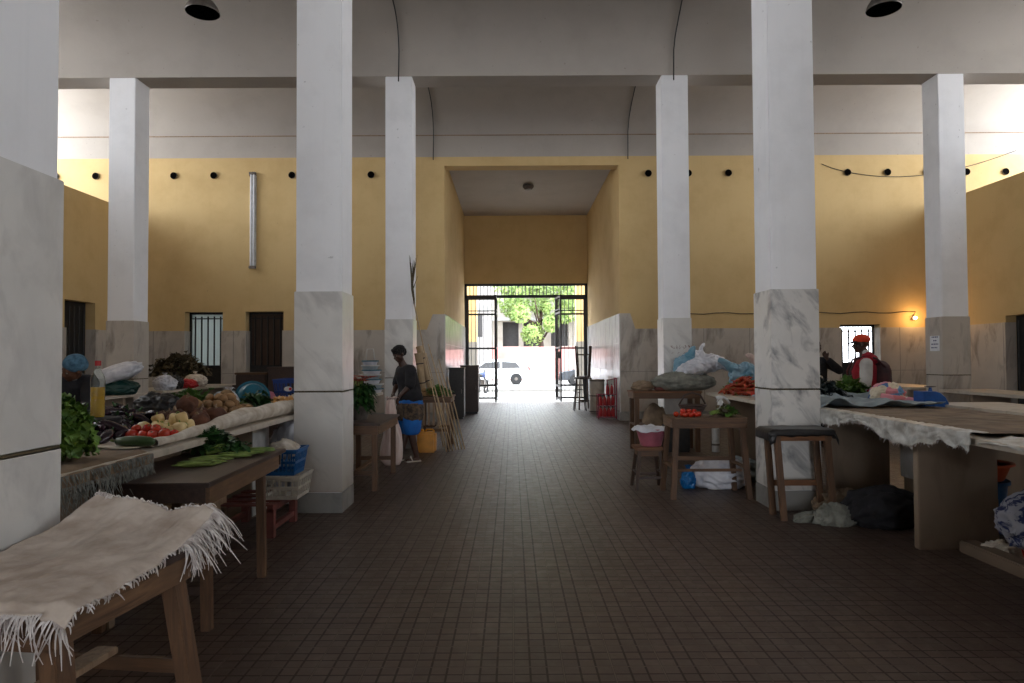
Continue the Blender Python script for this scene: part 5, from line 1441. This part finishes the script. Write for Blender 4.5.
# chairs, drum and rack in the tunnel
def chair(t, Mx, with_label=True):
    def P(p): return Mx @ Vector(p)
    b = MB(); b.box(-.2, .2, -.2, .2, .43, .46, Mx, .008); b.build('seat', M['wood_dark'], t)
    for sx in (-1, 1):
        MB().bar(P((sx * .18, -.18, 0)), P((sx * .18, -.18, .43)), .035, .035).build('leg', M['wood_dark_z'], t)
        MB().bar(P((sx * .18, .18, 0)), P((sx * .18, .22, .92)), .035, .035).build('leg', M['wood_dark_z'], t)
    for z in (.62, .84): MB().bar(P((-.18, .2, z)), P((.18, .2, z)), .05, .02).build('back_rail', M['wood_dark'], t)
    for s in (-1, 1): MB().bar(P((s * .18, -.18, .2)), P((s * .18, .18, .2)), .025, .02, (0, 0, 1)).build('stretcher', M['wood_dark'], t)
def tall_stool(label, z, flip):
    t = thing('stool', label, 'stool', (2.1, 20.1, z))
    T = Matrix.Translation((0, 0, .93)) @ Matrix.Rotation(PI, 4, 'X') if flip else Matrix.Identity(4)
    T = T @ Matrix.Rotation(R(12), 4, 'Z')
    MB().box(-.19, .19, -.19, .19, .885, .925, T, .008).build('seat', M['wood_dark'], t)
    for sx in (-1, 1):
        for sy in (-1, 1): MB().bar(T @ Vector((sx * .21, sy * .21, 0)), T @ Vector((sx * .16, sy * .16, .885)), .04, .04).build('leg', M['wood_dark_z'], t)
    for s_ in (-1, 1):
        MB().bar(T @ Vector((-.195, s_ * .195, .26)), T @ Vector((.195, s_ * .195, .26)), .04, .025).build('stretcher', M['wood_dark'], t)
        MB().bar(T @ Vector((s_ * .185, -.185, .5)), T @ Vector((s_ * .185, .185, .5)), .04, .025).build('stretcher', M['wood_dark'], t)
tall_stool('tall dark wooden stool standing upright by the right tunnel wall', 0, False)
tall_stool('tall dark wooden stool turned upside down on top of the upright one', .93, True)
t = thing('stool', 'tall dark metal stool before the stacked chairs in the tunnel', 'stool', (1.93, 19.55, 0))
MB().lathe([(0, .92), (.16, .92), (.17, .94), (.16, .96), (0, .96)], 20).build('seat', M['wood_dark'], t, smooth=40)
for sx in (-1, 1):
    for sy in (-1, 1): MB().tube([(sx * .17, sy * .17, 0), (sx * .1, sy * .1, .92)], .012, 8).build('leg', M['iron'], t)
for z in (.25, .6): MB().tube([(.15 * math.cos(a * PI / 8), .15 * math.sin(a * PI / 8), z) for a in range(17)], .008, 6, cap=False).build('ring', M['iron'], t)
t = thing('drum', 'beige fibre drum by the right tunnel wall', 'drum', (2.34, 18.9, 0))
MB().lathe([(0, 0), (.2, 0), (.21, .02), (.21, .88), (0, .88)], 28).build('body', M['marble_slab'], t, smooth=40)
for z in (.02, .45, .86): MB().lathe([(.21, z), (.218, z), (.218, z + .03), (.21, z + .03)], 28).build('hoop', M['tin'], t)
MB().lathe([(0, .88), (.2, .88), (.205, .91), (0, .92)], 28).build('lid', M['cloth_brown'], t, smooth=40)
t = thing('wire_rack', 'pinkish red wire rack of red bottles at the tunnel mouth', 'rack', (2.34, 16.98, 0))
for x in (-.22, .22):
    for y in (-.16, .16): MB().tube([(x, y, 0), (x, y, 1.0 if x > 0 else .62)], .012, 8).build('upright', M['red_wire'], t)
for z in (.04, .32, .6): 
    b = MB(); b.tube([(-.22, -.16, z), (.22, -.16, z), (.22, .16, z), (-.22, .16, z), (-.22, -.16, z)], .009, 6)
    for k in range(5): b.tube([(-.18 + k * .09, -.16, z), (-.18 + k * .09, .16, z)], .006, 5)
    b.build('wire_shelf', M['red_wire'], t)
b = MB(); b.tube([(.22, -.16, 1.0), (.22, .16, 1.0)], .009, 6); b.tube([(0, -.16, .6), (0, -.16, .95), (.22, -.16, 1.0)], .009, 6); b.build('handle', M['red_wire'], t)
bt = None
for k, (x, y, z) in enumerate([(-.15 + .1 * i, -.08 + .14 * j, zz) for zz in (.055, .335) for i in range(4) for j in range(2)] + [(.03, 0, .615), (.13, .0, .615), (.03, .1, .615)]):
    loc = (2.34 + x, 16.98 + y, z)
    if bt is None:
        bt = thing('red_bottle', 'red bottle standing in the pinkish wire rack', 'bottle', loc, 0, 'bottles in the wire rack')
        MB().lathe([(0, 0), (.036, 0), (.04, .012), (.04, .13), (.03, .17), (.014, .2), (.014, .22), (0, .22)], 14).build('body', M['red_plastic'], bt, smooth=50)
        MB().lathe([(0, .22), (.017, .22), (.017, .245), (0, .245)], 12).build('cap', M['iron'], bt)
    else: dup(bt, loc)
# ================================================================== people
def hand(prims, wrist, d, up, s=1.0, curl=.5, side=1):
    """palm, four fingers of unequal length bent at the knuckles, and a thumb"""
    w = Vector(wrist); d = Vector(d).normalized(); n_ = Vector(up); n_ = (n_ - d * n_.dot(d)).normalized(); a = d.cross(n_) * side
    pc = w + d * .045 * s
    prims.append(('c', w, .024 * s, w + d * .03 * s, .028 * s))
    for k in range(4):
        o = (k - 1.5) * .019 * s; b0 = w + d * .08 * s + a * o
        prims.append(('c', w + a * o * .6 + d * .01, .015 * s, b0, .0125 * s))
        L = (.072, .082, .076, .06)[k] * s
        k1 = b0 + (d * math.cos(curl * .5) - n_ * math.sin(curl * .5)) * L * .45; k2 = k1 + (d * math.cos(curl * 1.4) - n_ * math.sin(curl * 1.4)) * L * .32; k3 = k2 + (d * math.cos(curl * 2.2) - n_ * math.sin(curl * 2.2)) * L * .25
        prims += [('c', b0, .0100 * s, k1, .0092 * s), ('c', k1, .0092 * s, k2, .0085 * s), ('c', k2, .0085 * s, k3, .0075 * s)]
    tb = w + d * .03 * s - a * .028 * s; t1 = tb + (d * .7 - a * .6 - n_ * .3).normalized() * .038 * s; t2 = t1 + (d * .9 - a * .15 - n_ * .5).normalized() * .03 * s
    prims += [('c', tb, .014 * s, t1, .0115 * s), ('c', t1, .011 * s, t2, .009 * s)]

def head(prims, c, fwd, up, s=1.0):
    """skull, jaw, brow, nose, lips, chin, ears; c is the centre of the head"""
    c = Vector(c); f = Vector(fwd).normalized(); u = Vector(up); u = (u - f * u.dot(f)).normalized(); r = f.cross(u)
    def q(x, y, z): return c + (r * x + f * y + u * z) * s
    Mx = Matrix((r, f, u)).transposed(); eu = Mx.to_euler()
    prims.append(('e', q(0, -.012, .028), (.074 * s, .094 * s, .088 * s), eu))
    prims.append(('e', q(0, .018, -.03), (.060 * s, .068 * s, .078 * s), eu))
    prims.append(('e', q(0, .055, -.085), (.028 * s, .026 * s, .024 * s), eu))
    prims.append(('c', q(0, .083, .012), .009 * s, q(0, .104, -.022), .013 * s))
    prims.append(('e', q(0, .096, -.028), (.020 * s, .012 * s, .010 * s), eu))
    prims.append(('e', q(0, .084, -.052), (.026 * s, .012 * s, .007 * s), eu)); prims.append(('e', q(0, .081, -.064), (.023 * s, .012 * s, .008 * s), eu))
    for sx in (-1, 1):
        prims.append(('e', q(sx * .03, .074, .022), (.024 * s, .012 * s, .009 * s), eu))
        prims.append(('e', q(sx * .036, .058, -.02), (.022 * s, .022 * s, .022 * s), eu))
        prims.append(('e', q(sx * .076, -.008, -.006), (.011 * s, .018 * s, .031 * s), eu))
    return q, eu
def eyes(t, q, s=1.0):
    for sx in (-1, 1):
        o = MB().blob(q(sx * .031, .073, .003), (.0115 * s, .010 * s, .0065 * s), 2, 0).build('eye', M['eye'], t, smooth=True)
        MB().blob(q(sx * .031, .082, .003), (.005 * s, .004 * s, .0055 * s), 2, 0).build('iris', M['iron'], o, smooth=True)

# --- woman in black, bending to a sack held in her hands, facing left
t = thing('person', 'person in a black top and blue skirt holding a tall white sack', 'person', (-1.56, 10.05, 0), R(33))
P = []
HC = (-.12, -.02, 1.57); fw = (-.86, -.22, -.42)
hipL, hipR = Vector((.07, -.10, .90)), Vector((.07, .10, .90))
P += [('c', (.07, -.06, .92), .125, (.07, .06, .92), .125), ('c', (.07, 0, .95), .125, (.04, 0, 1.12), .115), ('c', (.04, 0, 1.12), .115, (.0, 0, 1.28), .13),
      ('c', (.0, -.13, 1.345), .062, (.0, .13, 1.345), .062), ('c', (-.01, 0, 1.33), .075, (-.07, 0, 1.46), .052), ('c', (-.07, 0, 1.45), .05, (-.10, 0, 1.53), .05)]
for s, kx, fx in ((-1, .02, .10), (1, .06, -.06)):
    hip = Vector((.07, s * .09, .88)); knee = Vector((kx, s * .10, .48)); ank = Vector((fx + .02, s * .10, .085))
    P += [('c', hip, .095, knee, .058), ('c', knee, .058, knee.lerp(ank, .35), .056), ('c', knee.lerp(ank, .35), .056, ank, .036),
          ('c', ank + Vector((.02, 0, -.045)), .034, ank + Vector((-.15, 0, -.058)), .024)]
for s, el, wr in ((-1, Vector((-.05, -.25, 1.12)), Vector((-.20, -.22, .97))), (1, Vector((-.04, .24, 1.12)), Vector((-.2, .0, 1.0)))):
    sh = Vector((.0, s * .165, 1.335))
    P += [('c', sh, .055, el, .042), ('c', el, .042, el.lerp(wr, .4), .038), ('c', el.lerp(wr, .4), .038, wr, .025)]
    hand(P, wr, (-.5, -.1, -.8) if s < 0 else (-.5, -.5, -.5), (-1, 0, .3), .95, .9, s)
q, eu = head(P, HC, fw, (-.35, 0, 1), .98)
body = carve('body', M['skin'], t, P, .0075, 3)
eyes(t, q, .98)
def curl(v): return v + v.normalized() * 0
hp = [('e', q(0, -.022, .045), (.088, .102, .088), eu), ('e', q(0, -.07, .02), (.075, .06, .075), eu), ('e', q(0, .02, .09), (.07, .07, .035), eu), ('e', q(.05, -.03, .06), (.05, .07, .06), eu), ('e', q(-.05, -.03, .06), (.05, .07, .06), eu)]
carve('hair', M['hair'], t, hp, .01, 1, lambda v: v + Vector((noise.noise(v * 60), noise.noise(v * 60 + Vector((9, 0, 0))), noise.noise(v * 60 + Vector((0, 9, 0))))) * .012)
sp = [('c', (.07, -.07, .93), .155, (.07, .07, .93), .17), ('c', (.07, 0, .96), .17, (.04, 0, 1.14), .16), ('c', (.04, 0, 1.14), .16, (.0, 0, 1.27), .16), ('c', (.0, -.14, 1.335), .085, (.0, .14, 1.335), .085)]
for s, el in ((-1, Vector((-.045, -.245, 1.14))), (1, Vector((-.035, .235, 1.14)))): sp += [('c', (.0, s * .165, 1.335), .084, el, .078)]
def fold(v): return v + Vector((1, 1, 0)) * .008 * noise.noise(v * 9) + Vector((0, 0, 1)) * .004 * noise.noise(v * 14)
carve('top', M['dark'], t, sp, .012, 3, fold)
sk = [('c', (.07, -.07, .84), .16, (.07, .07, .84), .16), ('c', (.07, -.08, .84), .15, (.045, -.10, .50), .14), ('c', (.07, .08, .84), .15, (.055, .10, .50), .14), ('c', (.045, -.09, .5), .13, (.05, .09, .5), .13)]
M['skirt_blue'] = mat('blue skirt cloth', srgb(22, 104, 184), srgb(18, 84, 156), rough=.85, scale=5, bump=.3)
M['wrap'] = mat('patterned brown wrap', srgb(96, 78, 60), srgb(48, 42, 38), rough=.9, scale=26)
carve('skirt', M['skirt_blue'], t, sk, .014, 3, lambda v: Vector((v.x, v.y, max(v.z, .40))) + Vector((1, 1, 0)) * .015 * noise.noise(Vector((v.x * 10, v.y * 10, v.z * 2))))
wp = [('c', (.06, -.08, .78), .172, (.06, .08, .78), .172), ('c', (.06, -.08, .68), .17, (.06, .08, .68), .17)]
carve('waist_wrap', M['wrap'], t, wp, .014, 2, lambda v: Vector((v.x, v.y, max(.60, min(.86, v.z)))) + Vector((1, 1, 0)) * .012 * noise.noise(v * 11))
for s, fx in ((-1, .12), (1, -.06)):
    b = MB(); b.box(fx - .175, fx + .065, s * .10 - .043, s * .10 + .043, 0.001, .02, bev=.008); b.tube([(fx - .08, s * .10 - .04, .018), (fx - .09, s * .10, .078), (fx - .08, s * .10 + .04, .018)], .009, 6)
    b.build('sandal', M['dirty_white'], t)
# the sack she holds
sb = MB()
for i in range(29):
    z = .06 + .92 * i / 28
    for k in range(40):
        a = 2 * PI * k / 40; tt = i / 28
        rx = (.135 + .03 * math.sin(tt * 5 + 1)) * min(1, .72 + tt * 3) * (1 - .55 * max(0, tt - .55) / .45); ry = rx * .85
        fo = 1 + .10 * math.sin(a * 7 + 1.5 * tt) * (.3 + .7 * tt) + .22 * noise.noise(Vector((math.cos(a) * 1.2, math.sin(a) * 1.2, z * 3))) - .16 * abs(noise.noise(Vector((math.cos(a) * 2.4, math.sin(a) * 2.4, z * 2.2 + 7))))
        sb.v.append(Vector((rx * fo * math.cos(a) + .03 * (1 - tt), ry * fo * math.sin(a), z - .055 + .0)))
for i in range(28):
    for k in range(40): k2 = (k + 1) % 40; sb.f.append((i * 40 + k, i * 40 + k2, (i + 1) * 40 + k2, (i + 1) * 40 + k))
sb.f.append(tuple(range(40))[::-1]); sb.f.append(tuple(28 * 40 + k for k in range(40)))
ts = thing('sack', 'tall pinkish white sack held upright by the woman in black', 'sack', (-1.73, 9.72, 0))
sb.build('body', M['sack_pink'], ts, smooth=True)
k_ = MB()
for a in range(12): k_.leaf((.03 * math.cos(a), .03 * math.sin(a), .91), (math.cos(a * .52), math.sin(a * .52), .9), .12, .07, .3, .3, a)
k_.build('gathered_mouth', M['sack_pink'], ts, smooth=True, solid=.003)

# --- vendor with blue cap bending behind the left counter
t = thing('person', 'person in a dark jacket and blue cap bending behind the left counter', 'person', (-4.3, 6.7, 0))
P = [('c', (-.02, -.1, .9), .13, (-.02, .1, .9), .13), ('c', (-.02, 0, .95), .135, (.02, -.05, 1.15), .13), ('c', (.02, -.05, 1.15), .13, (.06, -.1, 1.26), .13),
     ('c', (-.12, -.12, 1.29), .065, (.22, -.12, 1.29), .065), ('c', (.06, -.12, 1.3), .06, (.15, -.2, 1.38), .052)]
for s in (-1, 1):
    P += [('c', (s * .09 - .02, 0, .88), .095, (s * .1 - .02, -.04, .48), .06), ('c', (s * .1 - .02, -.04, .48), .06, (s * .1 - .02, .04, .09), .038), ('c', (s * .1 - .02, .05, .045), .035, (s * .11 - .02, -.13, .03), .027)]
    sh = Vector((.05 + s * .18, -.12, 1.28)); el = Vector((.06 + s * .26, -.26, 1.08)); wr = Vector((.1 + s * .12, -.42, .98))
    P += [('c', sh, .055, el, .043), ('c', el, .043, wr, .027)]
    hand(P, wr, (-s * .2 + .1, -.9, -.1), (0, 0, 1), .95, .7, -s)
q, eu = head(P, (.17, -.27, 1.42), (-.55, -.75, -.4), (.25, -.3, 1), 1.0)
carve('body', M['skin2'], t, P, .0085, 3); eyes(t, q)
carve('cap', mat('pale blue knitted cap', srgb(84, 122, 146), srgb(52, 84, 104), rough=.95, scale=26, bump=.6), t, [('e', q(0, -.028, .052), (.096, .105, .09), eu), ('e', q(0, -.08, .02), (.07, .06, .07), eu)], .01, 2)
jp = [('c', (-.02, -.1, .92), .16, (-.02, .1, .92), .15), ('c', (-.02, 0, .95), .165, (.02, -.05, 1.15), .16), ('c', (.02, -.05, 1.15), .16, (.06, -.1, 1.25), .155), ('c', (-.13, -.12, 1.285), .085, (.23, -.12, 1.285), .085)]
for s in (-1, 1):
    sh = Vector((.05 + s * .18, -.12, 1.28)); el = Vector((.06 + s * .26, -.26, 1.08)); wr = Vector((.1 + s * .13, -.40, .99))
    jp += [('c', sh, .08, el, .068), ('c', el, .066, wr, .046)]
carve('jacket', M['dark'], t, jp, .012, 3, fold)
carve('collar', M['white_plastic'], t, [('c', (.10, -.17, 1.345), .066, (.12, -.2, 1.37), .064)], .01, 1)
lp_ = []
for s in (-1, 1): lp_ += [('c', (s * .09 - .02, 0, .88), .115, (s * .1 - .02, -.04, .48), .08), ('c', (s * .1 - .02, -.04, .48), .08, (s * .1 - .02, .04, .12), .06)]
carve('trousers', mat('grey trousers', srgb(52, 50, 54), srgb(40, 38, 42), rough=.9), t, lp_, .014, 3)

# --- person with orange cap, seen from behind at the left, with a backpack
t = thing('person', 'person in an orange cap and red and white jacket with a backpack', 'person', (4.76, 9.25, 0), R(-108))
def standing(HZ, leg_y=0):
    P = [('c', (0, 0, .93), .14, (0, 0, 1.0), .13), ('c', (0, 0, 1.0), .13, (0, .01, 1.3), .15), ('c', (-.15, 0, 1.42), .07, (.15, 0, 1.42), .07), ('c', (0, 0, 1.42), .065, (0, 0, 1.58), .055)]
    for s in (-1, 1):
        P += [('c', (s * .09, 0, .9), .1, (s * .1, 0, .49), .062), ('c', (s * .1, 0, .49), .062, (s * .1, .02, .09), .04), ('c', (s * .1, .03, .045), .036, (s * .12, -.16, .03), .028)]
    return P
def arm(P, s, el, wr, hd, up, curl=.6):
    sh = Vector((s * .2, 0, 1.40)); el = Vector(el); wr = Vector(wr)
    P += [('c', sh, .058, el, .045), ('c', el, .045, wr, .028)]; hand(P, wr, hd, up, 1.0, curl, s)
    return sh, el, wr
P = standing(1.7)
aL = arm(P, -1, (-.27, -.03, 1.13), (-.22, -.2, .95), (.2, -.9, -.3), (0, 0, 1)); aR = arm(P, 1, (.27, -.03, 1.13), (.22, -.2, .95), (-.2, -.9, -.3), (0, 0, 1))
q, eu = head(P, (0, -.03, 1.67), (-.1, -1, -.1), (0, 0, 1), 1.02)
carve('body', M['skin'], t, P, .0085, 3); eyes(t, q)
t.children[0].name = 'body'
orange = mat('orange cap cloth', srgb(224, 76, 34), srgb(206, 58, 26), rough=.8, scale=4)
carve('cap', orange, t, [('e', q(0, -.012, .058), (.092, .112, .078), eu)], .009, 2, lambda v: Vector((v.x, v.y, max(v.z, 1.70))))
b = MB(); 
def br(u, v): a = (u - .5) * 2.4; r = .09 + .075 * v * math.cos(a * .75); return q(math.sin(a) * r * .85, math.cos(a) * r + .01, .045 - .02 * v)
b.grid(br, 14, 5); o = b.build('cap_brim', M['dark'], t, smooth=True, solid=.006); o['label'] = 'dark brim of the cap'
jr = mat('red jacket cloth', srgb(158, 22, 40), srgb(134, 16, 34), rough=.85, scale=5, bump=.2); jw = mat('white jacket cloth', srgb(196, 192, 188), srgb(170, 166, 162), rough=.85, scale=5, bump=.2)
carve('jacket', jr, t, [('c', (0, 0, .9), .165, (0, 0, 1.0), .16), ('c', (0, 0, 1.0), .16, (0, .01, 1.3), .175), ('c', (-.155, 0, 1.41), .09, (.155, 0, 1.41), .09)], .012, 3, fold)
for a_ in (aL, aR): carve('sleeve', jw, t, [('c', a_[0], .085, a_[1], .07), ('c', a_[1], .07, a_[1].lerp(a_[2], .9), .05)], .012, 2, fold)
carve('hood', jr, t, [('c', (-.08, .04, 1.5), .075, (.08, .04, 1.5), .075), ('c', (-.06, .1, 1.46), .07, (.06, .1, 1.46), .07)], .012, 2, fold)
carve('hood_lining', jw, t, [('c', (-.075, .02, 1.55), .045, (.075, .02, 1.55), .045)], .01, 2)
carve('trousers', M['dark'], t, [x for s in (-1, 1) for x in (('c', (s * .09, 0, .9), .12, (s * .1, 0, .49), .085), ('c', (s * .1, 0, .49), .085, (s * .1, .02, .12), .065))], .014, 3)
tb = thing('backpack', 'dark maroon backpack worn by the person in the orange cap', 'backpack', (4.76, 9.25, 0), R(-108))
mar = mat('maroon backpack cloth', srgb(78, 32, 36), srgb(46, 22, 26), rough=.7, scale=6, bump=.3)
# worn on the side turned to the camera
carve('pack', mar, tb, [('c', (0, .21, 1.0), .15, (0, .2, 1.32), .13), ('c', (-.08, .22, 1.02), .13, (.08, .22, 1.02), .13)], .012, 3, fold)
carve('front_pocket', mar, tb, [('c', (-.05, .36, 1.0), .065, (.05, .36, 1.0), .065)], .01, 2)
for s in (-.12, .12): MB().tube([(s, .24, 1.36), (s, .14, 1.47), (s, .02, 1.51), (s, -.12, 1.46), (s * 1.1, -.19, 1.3), (s * 1.2, -.15, 1.1), (s, .12, .98)], .016, 6).build('strap', mar, tb, smooth=True)

# --- person half hidden behind the near right pillar
t = thing('person', 'person in dark clothes half hidden behind the streaked pillar, arm raised', 'person', (5.02, 11.3, 0))
P = standing(1.6)
aL = arm(P, -1, (-.3, -.05, 1.14), (-.25, -.22, 1.0), (0, -.9, -.1), (0, 0, 1)); aR = arm(P, 1, (.34, -.1, 1.28), (.12, -.16, 1.47), (-.5, 0, .8), (0, 1, 0))
q, eu = head(P, (0, -.02, 1.66), (.2, -1, 0), (0, 0, 1), 1.0)
carve('body', M['skin'], t, P, .0085, 3); eyes(t, q)
carve('hair', M['hair'], t, [('e', q(0, -.03, .05), (.085, .095, .078), eu)], .01, 1)
carve('coat', M['dark'], t, [('c', (0, 0, .7), .2, (0, 0, 1.0), .17), ('c', (0, 0, 1.0), .17, (0, .01, 1.3), .18), ('c', (-.15, 0, 1.41), .09, (.15, 0, 1.41), .09)] + [x for a_ in (aL, aR) for x in (('c', a_[0], .085, a_[1], .07), ('c', a_[1], .07, a_[1].lerp(a_[2], .85), .05))], .012, 3, fold)
carve('trousers', M['dark'], t, [x for s in (-1, 1) for x in (('c', (s * .09, 0, .8), .11, (s * .1, 0, .49), .085), ('c', (s * .1, 0, .49), .085, (s * .1, .02, .12), .065))], .014, 3)

# --- someone out in the street beyond the left bars
# ================================================================== light and camera
w = bpy.data.worlds.new('overcast'); SC.world = w; w.use_nodes = True
nt = w.node_tree; bg = nt.nodes['Background']
tc = N(nt, 'ShaderNodeTexCoord'); sp = N(nt, 'ShaderNodeSeparateXYZ'); nt.links.new(tc.outputs['Generated'], sp.inputs[0])
c = ramp(nt, sp.outputs[2], .0, .6, (.92, .95, 1, 1), (.82, .90, 1, 1))
nt.links.new(c, bg.inputs[0]); bg.inputs[1].default_value = 9.6
cam = bpy.data.cameras.new('camera'); co = bpy.data.objects.new('camera', cam); COL.objects.link(co)
cam.sensor_width = 36; cam.lens = 36 * F / 1024; cam.clip_end = 400
co.location = (0, 0, EYE)
co.rotation_mode = 'XYZ'
pitch = math.atan(17 / F)
co.matrix_world = Matrix.Translation((0, 0, EYE)) @ Matrix.Rotation(R(90) + pitch, 4, 'X') @ Matrix.Rotation(R(-.29), 4, 'Z')
SC.camera = co
SC.view_settings.view_transform = 'Standard'; SC.view_settings.look = 'None'
SC.view_settings.gamma = 1; SC.view_settings.use_curve_mapping = False
SC.view_settings.exposure = 0.12
SC.cycles.max_bounces = 12; SC.cycles.diffuse_bounces = 8; SC.cycles.glossy_bounces = 4
SC.cycles.use_denoising = True
SC.cycles.sample_clamp_indirect = 8
# portals over the open sides tell the sampler where the sky is
def portal(x, y, z, sx, sy, rot):
    l = bpy.data.lights.new('sky_portal', 'AREA'); l.shape = 'RECTANGLE'; l.size = sx; l.size_y = sy
    l.cycles.is_portal = True
    o = bpy.data.objects.new('sky_portal', l); COL.objects.link(o); o.location = (x, y, z); o.rotation_euler = rot
portal(XO0 - .05, (YR + YW) / 2, 6.6, 28.2, 2.6, (R(90), 0, R(-90)))
portal(XO1 + .05, (YR + YW) / 2, 6.6, 28.2, 2.6, (R(90), 0, R(90)))
portal(XC, YR - .05, 2.1, 5.2, 4.2, (R(90), 0, R(0)))
portal(XC, TY1 + .4, 2.05, 4.3, 4.1, (R(90), 0, R(180)))
